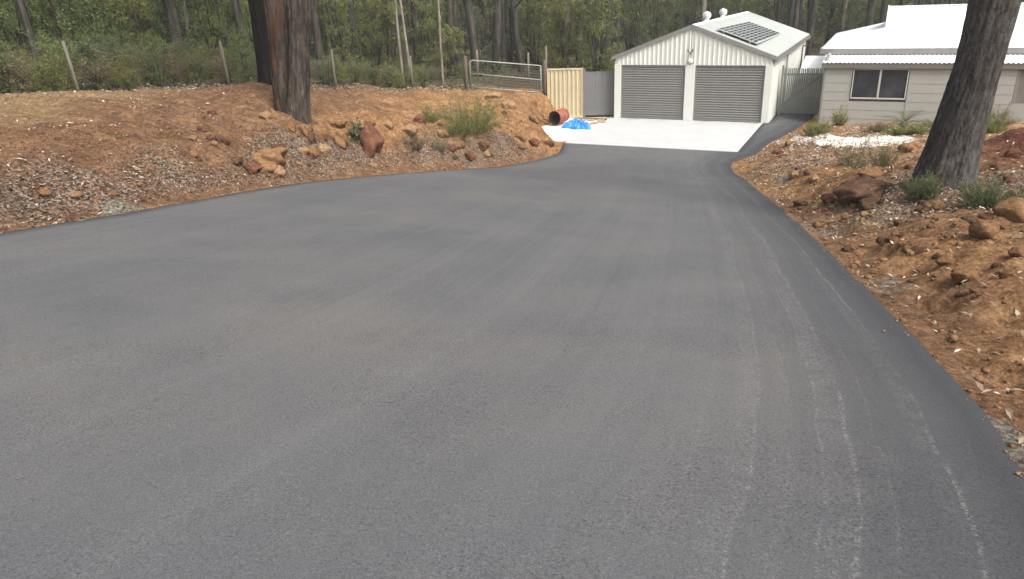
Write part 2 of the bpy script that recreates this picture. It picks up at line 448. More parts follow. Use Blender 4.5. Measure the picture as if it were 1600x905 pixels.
def mat_bark(name, dark, mid, light, sx=9, sz=1.3, patch=None, bumpd=.03):
    s = NT(name)
    tc = s.t.nodes.new('ShaderNodeTexCoord'); ob_ = tc.outputs['Object']
    n = s.noise(1, 8, .7, vec=ob_, stretch=(sx, sx, sz), dist=.5)
    n2 = s.noise(1, 6, .7, vec=ob_, stretch=(sx * 3, sx * 3, sz * 5))
    col = s.ramp(n, [(.32, dark), (.5, mid), (.68, light)])
    col = s.mix(1.0, col, s.ramp(n2, [(.3, (.6, .6, .6)), (.7, (1.3, 1.3, 1.3))]), 'MULTIPLY')
    if patch:
        pn = s.noise(1, 5, .6, vec=ob_, stretch=(7, 7, 1.1), dist=.8)
        col = s.mix(s.math('MULTIPLY', s.rampf(pn, .48, .58), s.attr('redbark')), col, patch)
    big = s.noise(1, 3, .6, vec=ob_, stretch=(2.2, 2.2, .9))
    col = s.mix(1.0, col, s.ramp(big, [(.36, (.65, .64, .63)), (.6, (1.12, 1.12, 1.12))]), 'MULTIPLY')
    s.bump(s.math('ADD', n, s.math('MULTIPLY', n2, .4)), 1.0, bumpd)
    return s.out(col, .92, .15)
def mat_rock(name, a, b, c):
    s = NT(name)
    tc = s.t.nodes.new('ShaderNodeTexCoord')
    n = s.noise(5, 8, .68, vec=tc.outputs['Object']); n2 = s.noise(26, 6, .7, vec=tc.outputs['Object'])
    col = s.ramp(n, [(.3, a), (.5, b), (.7, c)])
    col = s.mix(1.0, col, s.ramp(n2, [(.32, (.5, .48, .46)), (.6, (1.15, 1.12, 1.1))]), 'MULTIPLY')
    s.bump(s.math('ADD', n, s.math('MULTIPLY', n2, .5)), 1.0, .04)
    return s.out(col, .95, .15)

M = {}
M['earth'] = mat_ground()
M['asphalt'] = mat_asphalt()
M['concrete'] = mat('concrete', (.425, .435, .435), .75, 0, .3, noise=(1.0, (.46, .47, .467), .35, .65), bump=(90, .15, .004))
M['white_steel'] = mat('white_steel', (.64, .65, .61), .5, 0, .35, noise=(1.2, (.57, .58, .54), .4, .75), bump=(4, .06, .01))
M['white_roof'] = mat('white_roof', (.83, .85, .86), .45, 0, .4, noise=(.7, (.76, .78, .79), .45, .8))
M['zinc_roof'] = mat('zinc_roof', (.34, .365, .35), .45, .1, .4, noise=(.6, (.30, .325, .31), .35, .7))
M['grey_trim'] = mat('grey_trim', (.215, .215, .20), .5, 0, .4, noise=(2, (.18, .18, .17), .4, .7))
M['grey_slat'] = mat('grey_slat', (.205, .20, .188), .5, 0, .35, noise=(3, (.185, .181, .17), .35, .7))
M['beam'] = mat('verandah_beam_paint', (.15, .146, .132), .55, 0, .3, noise=(2, (.13, .127, .115), .4, .7))
M['dark'] = mat('dark_recess', (.02, .02, .02), .8)
M['grey_timber'] = mat('grey_timber', (.165, .17, .172), .7, 0, .3, noise=(6, (.125, .13, .135), .35, .7, (1, 1, .15)))
M['grey_timber_gate'] = mat('grey_timber_gate', (.21, .225, .205), .7, 0, .3, noise=(6, (.175, .185, .17), .35, .7, (1, 1, .15)))
M['cream'] = mat('cream_steel', (.50, .435, .29), .5, 0, .35, noise=(2.2, (.44, .375, .25), .45, .75))
M['old_wood'] = mat('old_wood', (.165, .15, .125), .9, 0, .15, noise=(9, (.11, .095, .075), .35, .7, (1, 1, .12)), bump=(20, .6, .01, (1, 1, .12)))
M['dark_wood'] = mat('dark_wood', (.085, .065, .05), .9, 0, .15, noise=(9, (.15, .12, .09), .35, .7, (1, 1, .12)), bump=(20, .6, .01, (1, 1, .12)))
M['galv'] = mat('galvanised_steel', (.33, .335, .33), .6, .2, .4, noise=(5, (.27, .275, .27), .35, .7))
M['wire'] = mat('fence_wire', (.12, .12, .115), .6, .5, .3)
M['wallboard'] = mat('painted_board', (.335, .332, .305), .75, 0, .3, noise=(2.5, (.315, .312, .285), .35, .75), bump=(30, .15, .004))
M['win_frame'] = mat('window_frame', (.44, .44, .42), .5)
M['glass'] = mat('window_glass', (.018, .020, .026), .2, 0, .3, noise=(1.2, (.05, .052, .06), .45, .7))
M['screen'] = mat('shade_screen', (.20, .185, .165), .85, 0, .2, noise=(3, (.165, .15, .135), .35, .7), bump=(120, .4, .003))
M['solar'] = mat('solar_cell', (.035, .045, .06), .18, 0, .6, noise=(3, (.055, .07, .085), .35, .7))
M['alu'] = mat('aluminium', (.68, .69, .69), .35, .5, .5)
M['solar_back'] = mat('solar_backing', (.34, .36, .36), .4)
M['drum'] = mat('orange_plastic', (.30, .055, .026), .55, 0, .3, noise=(4, (.24, .11, .075), .38, .6), bump=(20, .2, .01))
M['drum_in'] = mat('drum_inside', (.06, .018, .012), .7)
M['tarp'] = mat('blue_tarp', (.015, .16, .62), .35, 0, .5, noise=(5, (.03, .26, .75), .4, .65), bump=(14, .5, .03))
M['plastic'] = mat('white_plastic_sheet', (.82, .82, .80), .4, 0, .4, noise=(5, (.70, .69, .66), .45, .7), bump=(12, .6, .03))
M['paver'] = mat('paver', (.42, .33, .26), .9, 0, .2, noise=(7, (.30, .21, .15), .35, .7), bump=(30, .4, .01))
M['plank'] = mat('weathered_plank', (.40, .38, .34), .85, 0, .2, noise=(8, (.28, .26, .22), .35, .7, (.2, 1, 1)))
M['dark_plank'] = mat('dark_plank', (.12, .09, .06), .85, 0, .2, noise=(8, (.18, .14, .10), .35, .7, (.2, 1, 1)))
M['bark_red'] = mat_bark('bark_red_grey', (.014, .011, .009), (.060, .049, .041), (.135, .112, .096), 11, 2.0, patch=(.082, .040, .024), bumpd=.05)
M['bark_burnt'] = mat_bark('bark_burnt', (.004, .004, .004), (.010, .009, .008), (.024, .020, .017), 10, .9, bumpd=.03)
M['bark_grey'] = mat_bark('bark_grey', (.024, .021, .020), (.075, .068, .063), (.138, .126, .117), 16, 7, bumpd=.035)
M['bark_forest'] = mat_bark('bark_forest', (.018, .017, .014), (.054, .049, .042), (.115, .105, .090), 8, .8, bumpd=.02)
M['bark_pale'] = mat_bark('bark_pale', (.12, .105, .085), (.22, .20, .165), (.34, .31, .265), 7, 1.2, bumpd=.01)
M['leaf_olive'] = mat_leaf('leaf_olive', (.078, .093, .030), (.140, .160, .056), (.225, .245, .10))
M['leaf_green'] = mat_leaf('leaf_green', (.070, .100, .034), (.128, .170, .062), (.215, .255, .11))
M['leaf_yellow'] = mat_leaf('leaf_yellow', (.098, .104, .032), (.165, .172, .058), (.25, .248, .10))
M['leaf_dry'] = mat_leaf('leaf_dry', (.075, .064, .036), (.145, .125, .070), (.24, .20, .12), .25)
M['leaf_dark'] = mat_leaf('leaf_dark', (.060, .072, .034), (.108, .124, .060), (.175, .192, .095), .42)
M['leaf_grey'] = mat_leaf('leaf_grey_green', (.088, .102, .060), (.145, .163, .096), (.21, .225, .14), .42)
M['litter'] = None
def mat_litter():
    s = NT('leaf_litter')
    col = s.ramp(s.attr('tint'), [(0.0, (.05, .030, .020)), (.35, (.13, .082, .052)), (.65, (.23, .175, .125)), (.85, (.37, .31, .24)), (1.0, (.62, .56, .44))])
    return s.out(col, .85, .2)
M['litter'] = mat_litter()
M['clod'] = mat_rock('clod', (.12, .066, .034), (.215, .124, .064), (.34, .215, .12))
M['rock_orange'] = mat_rock('rock_orange', (.13, .070, .034), (.235, .132, .066), (.36, .225, .125))
M['rock_red'] = mat_rock('rock_red', (.075, .034, .024), (.15, .070, .044), (.24, .125, .08))
M['rock_brown'] = mat_rock('rock_brown', (.055, .032, .022), (.115, .066, .042), (.20, .125, .08))
M['rock_pale'] = mat_rock('rock_pale', (.20, .12, .065), (.32, .205, .115), (.46, .33, .20))

# ------------------------------------------------------------------ ground sheet
def axis(lo, hi, a, b, fine, far):
    out = list(np.arange(a, b, fine)); st = fine; x = a
    left = []
    while x > lo: st *= 1.16; x -= st; left.append(x)
    st = fine; x = out[-1]; right = []
    while x < hi: st *= 1.16; x += st; right.append(x)
    return np.array(left[::-1] + out + right)
gx = axis(-400, 400, -13, 17, .12, 400); gy = axis(-120, 500, 2, 36, .12, 400)
XX, YY = np.meshgrid(gx, gy)
X, Y = XX.ravel(), YY.ravel()
Zg = ground(X, Y)
nx, ny = len(gx), len(gy)
ii = np.arange((ny - 1) * (nx - 1)); r_, c_ = ii // (nx - 1), ii % (nx - 1)
k0 = r_ * nx + c_
Fq = np.stack([k0, k0 + 1, k0 + nx + 1, k0 + nx], 1)
dd = poly_dist(X, Y)
sX = X * NX + Y * NY
fence_d = (X + 1.5) * (-.815) + (Y - 33.9) * .579           # >0 beyond the wire fence
nzA = fbm(X * .5, Y * .5, 4); nzB = fbm(X * 1.7 + 40, Y * 1.7, 4)
litw = lambda y: 3.0 - 1.5 * sstep(11, 15, y)
leftside = (X < 1.9) & (X < .6 + .25 * (Y - 20) + 3)
lit_l = sstep(.25, .9, dd) * (1 - sstep(0, 1, (dd + nzA * 1.6 - litw(Y) * .45) / (litw(Y) * .55))) * (X < 1.0) * (Y < 25)
rdist_tree = np.hypot(X - 7.0, Y - 10.9)
lit_r = (1 - sstep(.9, 2.3, rdist_tree + nzB * 1.2)) * (X > 3.6)
lit_r2 = np.exp(-((X - 8.3) ** 2 + (Y - 19.5) ** 2) / 3.0) + .8 * np.exp(-((X - 9.7) ** 2 + (Y - 23) ** 2) / 2.5)
litter = np.clip(lit_l + lit_r * .9 + lit_r2 * .8, 0, 1)
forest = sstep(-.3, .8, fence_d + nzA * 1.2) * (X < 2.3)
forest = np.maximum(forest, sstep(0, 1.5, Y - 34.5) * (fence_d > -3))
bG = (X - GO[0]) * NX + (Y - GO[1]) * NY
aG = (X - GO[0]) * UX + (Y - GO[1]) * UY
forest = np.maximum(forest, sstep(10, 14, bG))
orange = np.clip(sstep(-6.5, -2.5, X + nzA * 2) * sstep(14, 18, Y) + (X > 2) * (.75 + nzA) * sstep(0, 1, dd), 0, 1)
orange = np.where(X < 1.5, orange * sstep(.2, 1.3, dd), orange)
red = np.clip(np.exp(-((X - 10.0) ** 2 + (Y - 13.4) ** 2) / 4.0) * 1.3, 0, 1)
pale = np.clip(sstep(-7.5, -10, X + nzA) * sstep(12.5, 15.5, Y + nzB) * .8 + .5 * np.exp(-((X - 5.5) ** 2 + (Y - 10.4) ** 2) / .35), 0, 1)
s1 = pix(1342, 217); s2 = pix(1300, 232); s3 = (1.75, 29.3)
sand = np.exp(-(((X - s1[0]) / 1.25) ** 2 + ((Y - s1[1]) / 1.6) ** 2)) * 1.8 + .4 * np.exp(-((X - 10.4) ** 2 + (Y - 25.0) ** 2) / 1.6) + 1.0 * np.exp(-((X - 1.7) ** 2 / .5 + (Y - 29.2) ** 2 / 1.6)) + .62 * ((X > 1.4) & (X < 5) & (Y > 28) & (Y < 33.4) & (dd < .1))
gravel = np.zeros_like(X)
for (px_, py_, rr) in [(1235, 340, .35), (1285, 365, .38), (1262, 350, .35), (1225, 282, .5), (1200, 305, .3), (1382, 440, .28), (1395, 458, .25), (1575, 690, .22), (1590, 720, .22), (1550, 660, .2), (740, 262, .55), (690, 268, .45), (180, 332, .4), (210, 326, .35)]:
    q = pix(px_, py_); gravel = gravel + .75 * np.exp(-((X - q[0]) ** 2 + (Y - q[1]) ** 2) / rr ** 2)
gravel = np.clip(gravel + .9 * ((aG > 6.4) & (aG < 8.5) & (bG > 2.3) & (bG < 16)), 0, 1)
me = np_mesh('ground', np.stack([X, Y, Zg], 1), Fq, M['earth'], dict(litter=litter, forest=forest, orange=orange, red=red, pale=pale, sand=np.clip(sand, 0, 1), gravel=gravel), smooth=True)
tag(link('ground', me), kind='structure')

# ------------------------------------------------------------------ driveway
def resample(Cv, n, pw=1.0):
    s = np.concatenate([[0], np.cumsum(np.linalg.norm(np.diff(Cv, axis=0), axis=1))])
    t = np.linspace(0, 1, n) ** pw * s[-1]
    return np.stack([np.interp(t, s, Cv[:, 0]), np.interp(t, s, Cv[:, 1])], 1), t
def loft(name, A, B, nu, jitterA, jitterB, mat_, zoff=0.0, skirt=.09):
    n = len(A); u = np.linspace(0, 1, nu); 
    k = np.arange(n) * 1.0
    ja = (vnoise(k * .7, k * 0 + 3.3) * .05 + vnoise(k * .16, k * 0 + 8.1) * .07) * jitterA
    jb = (vnoise(k * .7, k * 0 + 13.3) * .04 + vnoise(k * .16, k * 0 + 28.1) * .06) * jitterB
    dirv = unit(np.pad(B - A, ((0, 0), (0, 1))))[:, :2]
    A2, B2 = A + dirv * ja[:, None], B + dirv * jb[:, None]
    Pt = A2[:, None, :] * (1 - u)[None, :, None] + B2[:, None, :] * u[None, :, None]
    xs, ys = Pt[..., 0], Pt[..., 1]
    zs = road_z(xs, ys) + zoff + .012 * fbm(xs * .5, ys * .5, 2)
    wid = np.linalg.norm(B2 - A2, axis=1)[:, None]
    def to_line(Cv):
        a_, b_ = Cv[:-1], Cv[1:]; d_ = b_ - a_; L2 = (d_ ** 2).sum(1); s0 = np.concatenate([[0], np.cumsum(np.sqrt(L2))])
        best = np.full(xs.shape, 1e9); al = np.zeros(xs.shape)
        for i in range(len(a_)):
            t = np.clip(((xs - a_[i, 0]) * d_[i, 0] + (ys - a_[i, 1]) * d_[i, 1]) / L2[i], 0, 1)
            q = np.hypot(xs - a_[i, 0] - t * d_[i, 0], ys - a_[i, 1] - t * d_[i, 1]); w = q < best
            best = np.where(w, q, best); al = np.where(w, s0[i] + t * math.sqrt(L2[i]), al)
        return best, al
    across, along = to_line(B2); rim = np.minimum(across, to_line(A2)[0])
    # skirts down both long edges
    def cat(a, l, r): return np.concatenate([l[:, None], a, r[:, None]], 1)
    o = .05
    xs = cat(xs, xs[:, 0] - dirv[:, 0] * o, xs[:, -1] + dirv[:, 0] * o); ys = cat(ys, ys[:, 0] - dirv[:, 1] * o, ys[:, -1] + dirv[:, 1] * o)
    zs = cat(zs, zs[:, 0] - skirt, zs[:, -1] - skirt)
    across = cat(across, across[:, 0], across[:, -1]); along = cat(along, along[:, 0], along[:, -1]); rim = cat(rim, rim[:, 0], rim[:, -1])
    nn = nu + 2
    q = np.arange((n - 1) * (nn - 1)); rr, cc = q // (nn - 1), q % (nn - 1); k0 = rr * nn + cc
    Fx = np.stack([k0, k0 + 1, k0 + nn + 1, k0 + nn], 1)
    me = np_mesh(name, np.stack([xs.ravel(), ys.ravel(), zs.ravel()], 1), Fx, mat_, dict(across=across.ravel(), along=along.ravel(), rim=rim.ravel()), smooth=True)
    return tag(link(name, me), kind='structure')
A_, _ = resample(Lc, 260); B_, _ = resample(Rc, 260)
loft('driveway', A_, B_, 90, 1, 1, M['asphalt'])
pa = catmull([G(6.345, -5.935), G(6.345, -3), G(6.345, -.1), G(6.56, .06), G(6.56, 2), G(6.56, 3.4)], 10)
A_, _ = resample(pa, 60); B_, _ = resample(PATH_R, 60)
loft('asphalt_path', A_, B_, 14, 0, 1, M['asphalt'], zoff=-.004)

# slab of pale concrete before the doors
grz = -YAW
slab = thing('concrete_apron', None, None, (*G(0, 0), 0), grz); tag(slab, kind='structure')
b_ = MB(); b_.box(-.005, 6.33, -5.925, -.02, -.12, .008); b_.build('slab', M['concrete'], slab, bevel=.006)
b_ = MB(); b_.box(-.25, 6.52, -.018, 13.3, -.14, -.012); b_.build('footing', M['concrete'], slab)

# ------------------------------------------------------------------ garage
WG, WH, AH, DG = 6.5, 2.57, 3.81, 13.37
EO = .123
def roofz(a): return AH - (AH - WH) * abs(a - WG / 2) / (WG / 2 + EO)
gar = thing('garage', 'white ribbed steel double garage with two grey roller doors', 'garage', (*G(0, 0), 0), grz)
def ribbed(x0, x1, zb, zt, y, pitch=.19, dep=.030, yn=-1):
    """vertical trapezoid ribs on a sheet in the xz plane at y, ribs towards yn"""
    xs = []
    x = x0
    while x < x1 - 1e-6:
        for o, d_ in ((0, 0), (.11, 0), (.13, 1), (.165, 1), (.185, 0)):
            if x + o < x1: xs.append((x + o, d_))
        x += pitch
    xs.append((x1, 0))
    mb = MB(); vs = []; fs = []
    for (x, d_) in xs:
        vs += [(x, y + yn * dep * d_, zb(x)), (x, y + yn * dep * d_, zt(x))]
    for i in range(len(xs) - 1): fs.append((2 * i, 2 * i + 2, 2 * i + 3, 2 * i + 1))
    mb.add(vs, fs)
    return mb
D1, D2, DH = (.27, 3.05), (3.46, 6.24), 2.25
ribbed(0.0, WG / 2 - .01, lambda x: DH + .03, lambda x: roofz(x) - .06, 0.0).build('gable_cladding', M['white_steel'], gar)
ribbed(WG / 2 + .01, WG, lambda x: DH + .03, lambda x: roofz(x) - .06, 0.0).build('gable_cladding', M['white_steel'], gar)
MB().box(-.02, .265, -.03, .12, 0, DH + .03).build('door_pillar', M['white_steel'], gar, bevel=.008)
MB().box(3.055, 3.455, -.03, .12, 0, DH + .03).build('door_pillar', M['white_steel'], gar, bevel=.008)
MB().box(6.245, WG + .02, -.03, .12, 0, DH + .03).build('door_pillar', M['white_steel'], gar, bevel=.008)
MB().box(.0, WG, -.012, .10, DH - .0, DH + .05).build('door_header', M['white_steel'], gar)
# side and rear walls
def side_wall(xw, yn):
    mb = ribbed(.125, DG, lambda x: 0.0, lambda x: WH - .03, 0, yn=1)
    mb.v = [(xw + yn * q[1], q[0], q[2]) for q in mb.v]
    mb.build('side_cladding', M['white_steel'], gar)
side_wall(WG - .01, 1); side_wall(.01, -1)
mb = ribbed(0, WG, lambda x: 0, lambda x: roofz(x) - .06, DG, yn=1); mb.build('rear_cladding', M['white_steel'], gar)
MB().box(WG - .02, WG + .045, .122, .26, 0, WH - .1).build('corner_flashing', M['white_steel'], gar)
MB().box(WG - .02, WG + .045, DG - .12, DG + .04, 0, WH - .06).build('corner_flashing', M['white_steel'], gar)
# roller doors
slat_prof = [(-.0, .0), (.018, .012), (.022, .040), (.016, .066), (.0, .078)]
NS = 22; sh = (DH - .08) / NS
def slat_mesh(w):
    vs = []; fs = []
    for x in (0, w):
        for (d_, z_) in slat_prof: vs.append((x, -d_ * 1.5, z_ / .078 * (sh - .010)))
    n = len(slat_prof)
    for i in range(n - 1): fs.append((i, i + n, i + n + 1, i + 1))
    mb = MB(); mb.add(vs, fs); return mb.mesh('slat', M['grey_slat'], True)
sm_ = slat_mesh(2.70)
for (x0, x1) in (D1, D2):
    dr = link('roller_door', None, gar, (x0, .06, 0)); 
    MB().box(.0, x1 - x0, .012, .03, 0, DH).build('door_curtain', M['dark'], dr)
    for k in range(NS): link('slat', sm_, dr, (.04, .008, .08 + k * sh))
    MB().box(.04, x1 - x0 - .04, -.035, .01, .012, .078).build('bottom_rail', M['grey_slat'], dr, bevel=.004)
    for xx in (0.0, x1 - x0 - .045): MB().box(xx, xx + .045, -.04, .009, 0.003, DH - .004).build('door_guide', M['grey_trim'], dr)
# roof
def roof_sheet(x0, x1, sgn):
    ys = []
    y = -.04
    while y < DG + .03:
        for o, d_ in ((0, 0), (.14, 0), (.155, 1), (.18, 1), (.195, 0)): ys.append((y + o, d_))
        y += .20
    vs = []; fs = []
    for (yy, d_) in ys:
        for xx in (x0, x1): vs.append((xx, min(yy, DG + .04), roofz(xx) + .022 * d_))
    for i in range(len(ys) - 1): fs.append((2 * i, 2 * i + 1, 2 * i + 3, 2 * i + 2))
    mb = MB(); mb.add(vs, fs); return mb
roof = roof_sheet(WG / 2, WG + EO, 1).build('roof_sheet', M['zinc_roof'], gar)
roof2 = roof_sheet(-EO, WG / 2, -1).build('roof_sheet', M['zinc_roof'], gar)
mb = MB(); dz = (AH - WH) / (WG / 2 + EO)
mb.add([(WG / 2 - .16, -.06, AH - .16 * dz + .035), (WG / 2, -.06, AH + .045), (WG / 2 + .16, -.06, AH - .16 * dz + .035), (WG / 2 - .16, DG + .05, AH - .16 * dz + .035), (WG / 2, DG + .05, AH + .045), (WG / 2 + .16, DG + .05, AH - .16 * dz + .035)], [(0, 1, 4, 3), (1, 2, 5, 4)])
mb.build('ridge_cap', M['white_roof'], roof)
for sgn in (-1, 1):
    e = (WG / 2 + sgn * (WG / 2 + EO), -.065, WH - .035); r = (WG / 2, -.065, AH - .035)
    MB().beam(e, r, .05, .15, (0, 0, 1)).build('barge_board', M['grey_trim'], gar)
    e2 = (e[0], DG + .07, e[2]); r2 = (r[0], DG + .07, r[2])
    MB().beam(e2, r2, .04, .15).build('barge_board', M['white_roof'], gar)
for xx in (WG + EO - .02, -EO - .09):
    g_ = MB(); g_.add([(xx, -.05, WH - .03), (xx, -.05, WH - .15), (xx + .11, -.05, WH - .15), (xx + .11, -.05, WH - .02), (xx, DG, WH - .03), (xx, DG, WH - .15), (xx + .11, DG, WH - .15), (xx + .11, DG, WH - .02)],
                      [(0, 1, 5, 4), (1, 2, 6, 5), (2, 3, 7, 6), (0, 3, 2, 1), (4, 5, 6, 7)])
    g_.build('gutter', M['grey_trim'], gar)
MB().tube([(WG + .10, 4.2, WH - .14), (WG + .09, 4.2, .02)], .045, 10).build('downpipe', M['grey_trim'], gar, True)
for (yy, zt) in ((10.7, 2.2), (12.6, 2.35)):
    MB().tube([(WG + .10, yy, .02), (WG + .10, yy, zt - .05), (WG + .13, yy, zt), (WG + .26, yy, zt + .01)], .035, 8).build('waste_pipe', M['dark_wood'], gar, True)
# roof ventilators: a throat and a finned dome
for (bb, hh) in ((3.95, .24), (7.75, .24)):
    v = link('roof_ventilator', None, gar, (2.98, bb, roofz(2.98) - .02)); v.scale = (.74, .74, .84)
    MB().tube([(0, 0, 0), (0, 0, .10), (0, 0, .26)], [.20, .155, .15], 16).build('throat', M['white_roof'], v, True)
    n_f = 18
    prof = [(.15, .24), (.225, .30), (.255, .40), (.235, .50), (.16, .57), (.05, .60)]
    MB().tube([(0, 0, z_) for _, z_ in prof], [r_ * .93 for r_, _ in prof], 20).build('dome', M['alu'], v, True)
    fm = MB()
    vs = []
    for i, (r_, z_) in enumerate(prof[:-1]):
        t0 = i * .13
        vs += [(math.cos(t0) * r_ * .9, math.sin(t0) * r_ * .9, z_), (math.cos(t0 + .16) * r_ * 1.04, math.sin(t0 + .16) * r_ * 1.04, z_)]
    fm.add(vs, [(2 * i, 2 * i + 1, 2 * i + 3, 2 * i + 2) for i in range(len(prof) - 2)])
    fme = fm.mesh('fin', M['white_roof'], True)
    for k in range(n_f):
        o = link('fin', fme, v); o.rotation_euler = (0, 0, 2 * math.pi * k / n_f)
    MB().tube([(0, 0, .585), (0, 0, .62)], [.07, .045], 12).build('cap', M['white_roof'], v, True)
# solar array: seven portrait modules on raised rails
def roof_hit(px, py, hgt):
    d = ray(px, py); t = np.linspace(24, 60, 30000)
    x = d[0] * t; y = d[1] * t; z = CAM_Z + d[2] * t
    a = (x - GO[0]) * UX + (y - GO[1]) * UY
    zz = AH - (AH - WH) * np.abs(a - WG / 2) / (WG / 2 + EO) + hgt
    k = int(np.argmax(z < zz)); return a[k], (x[k] - GO[0]) * NX + (y[k] - GO[1]) * NY
HF, HB = .16, .05
f0 = roof_hit(1121, 43.5, HF); f1 = roof_hit(1182, 68, HF); r0 = roof_hit(1167, 32.5, HB)
b0, b1 = (f0[1] + f1[1]) / 2, r0[1]
a0 = f0[0]; a1 = f1[0]
sol = thing('solar_array', 'tilted solar panel array with pale frames on the garage roof', 'solar panels', (*G(a0, b0), roofz(a0)), grz)
sl = -dz
NM = 7; mw = (b1 - b0) / NM
def sp_(a, b, up=0.0): return (a - a0, b - b0, roofz(a) - roofz(a0) + HF + (HB - HF) * (b - b0) / (b1 - b0) + up)
for k in range(NM):
    y0, y1 = b0 + k * mw + .02, b0 + (k + 1) * mw - .02
    md = link('solar_module', None, sol)
    bm_ = MB(); c4 = [sp_(a0, y0), sp_(a1, y0), sp_(a1, y1), sp_(a0, y1)]; c4b = [(q[0], q[1], q[2] - .035) for q in c4]
    bm_.add(c4 + c4b, [(0, 1, 2, 3), (7, 6, 5, 4), (0, 4, 5, 1), (1, 5, 6, 2), (2, 6, 7, 3), (3, 7, 4, 0)]); bm_.build('module_frame', M['alu'], md)
    NCell = 9; cw = (a1 - a0 - .10) / NCell
    for j in range(NCell):
        aa = a0 + .05 + j * cw
        for (ya, yb) in ((y0 + .06, (y0 + y1) / 2 - .015), ((y0 + y1) / 2 + .015, y1 - .06)):
            cm = MB(); cm.add([sp_(aa + .02, ya, .004), sp_(aa + cw - .02, ya, .004), sp_(aa + cw - .02, yb, .004), sp_(aa + .02, yb, .004)], [(0, 1, 2, 3)])
            cm.build('solar_cell', M['solar'], md)
for bb in (b0 + .12, (b0 + b1) / 2, b1 - .12):
    for aa in (a0 + .28, a1 - .3):
        q = sp_(aa, bb, -.036)
        MB().beam((q[0], q[1], roofz(aa) - roofz(a0) + .0), q, .04, .04).build('strut', M['alu'], sol)
for aa in (a0 + .28, a1 - .3):
    q0 = sp_(aa, b0, -.055); q1 = sp_(aa, b1, -.055); MB().beam(q0, q1, .04, .035).build('rail', M['alu'], sol)
# lamp over the pillar
lamp = thing('wall_lamp', 'round bulkhead wall lamp between the two roller doors', 'lamp', (*G(3.255, -.032), 2.42), grz)
MB().tube([(0, 0, 0), (0, -.035, 0)], [.125, .125], 20).build('lamp_base', M['cream'], lamp, True)
MB().tube([(0, -.035, 0), (0, -.06, 0), (0, -.085, 0)], [.088, .082, .045], 18).build('diffuser', M['white_roof'], lamp, True)
MB().tube([(0, -.084, 0), (0, -.10, 0)], [.022, .016], 8).build('screw_cap', M['dark_wood'], lamp)
fl = thing('flood_light', 'small twin-arm sensor floodlight bracket on the white gable', 'floodlight', (*G(3.255, -.03), 2.74), grz)
MB().box(-.035, .035, -.05, 0.005, -.04, .04).build('bracket', M['grey_trim'], fl, bevel=.006)
for s_ in (-1, 1):
    hd = MB(); hd.tube([(s_ * .02, -.05, .0), (s_ * .07, -.09, .07)], .014, 8); hd.build('arm', M['grey_trim'], fl)
    MB().tube([(s_ * .065, -.085, .06), (s_ * .11, -.12, .15)], [.028, .05], 12).build('lamp_head', M['grey_trim'], fl, True)

# ------------------------------------------------------------------ fences and gates near the garage
def world_thing(name, label, cat, p, q, group=None):
    ang = math.atan2(q[1] - p[1], q[0] - p[0]); L_ = math.hypot(q[0] - p[0], q[1] - p[1])
    return thing(name, label, cat, (p[0], p[1], 0), ang, group), L_
pC0, pC1, pC2 = (1.98, 33.62), (3.55, 33.32), G(-.03, .45)
cf, Lf = world_thing('steel_fence', 'cream ribbed steel fence panel beside the wooden gate post', 'fence', pC0, pC1)
for k in range(2):
    ribbed(.03 + k * (Lf - .06) / 2, .03 + (k + 1) * (Lf - .06) / 2 - .004, lambda x: -.05, lambda x: 2.08, 0, pitch=.188, dep=.04).build('sheet', M['cream'], cf)
MB().box(0, Lf, -.05, .05, 2.05, 2.12).build('top_rail', M['cream'], cf, bevel=.008)
MB().box(0, Lf, -.05, .05, -.08, .06).build('bottom_rail', M['cream'], cf)
MB().box(-.005, .03, -.052, .052, -.1, 2.13).build('post', M['cream'], cf); MB().box(Lf - .03, Lf + .004, -.052, .052, -.1, 2.13).build('post', M['cream'], cf)
def picket_mesh(w, hgt, t=.02, pt=.05):
    mb = MB(); vs = []
    for y in (0, t): vs += [(-w / 2, y, 0), (w / 2, y, 0), (w / 2, y, hgt - pt), (0, y, hgt), (-w / 2, y, hgt - pt)]
    mb.add(vs, [(0, 1, 2, 3, 4), (9, 8, 7, 6, 5), (0, 5, 6, 1), (1, 6, 7, 2), (2, 7, 8, 3), (3, 8, 9, 4), (4, 9, 5, 0)])
    return mb
def picket_gate(name, label, p, q, hgt, npk, gapf, mat_, brace, zb=.06, cat='gate'):
    t_, L_ = world_thing(name, label, cat, p, q)
    MB().box(0, .085, -.04, .05, -.1, hgt + .10).build('post', mat_, t_, bevel=.006)
    MB().box(L_ - .085, L_, -.04, .05, -.1, hgt + .04).build('post', mat_, t_, bevel=.006)
    w = (L_ - .19) / npk
    pm = picket_mesh(w * gapf, hgt - zb).mesh('picket', mat_)
    for k in range(npk):
        o = link('picket', pm, t_, (.095 + (k + .5) * w, -.03, zb + random.uniform(-.008, .012))); o.rotation_euler = (0, random.uniform(-.004, .004), 0)
    for zz in (zb + .22, hgt - .32): MB().box(.09, L_ - .09, -.005, .04, zz, zz + .09).build('rail', mat_, t_)
    if brace: MB().beam((.1, .012, zb + .32), (L_ - .1, .012, hgt - .30), .03, .10, (0, 0, 1)).build('brace', mat_, t_)
    return t_
picket_gate('picket_fence', 'dark grey close picket fence between cream fence and garage', (pC1[0] + .02, pC1[1]), pC2, 1.98, 24, .93, M['grey_timber'], False, cat='fence')
pg = picket_gate('picket_gate', 'grey-green timber picket gate with diagonal brace, garage to house', G(6.62, 2.25), G(8.32, 2.42), 1.95, 21, .74, M['grey_timber_gate'], True)

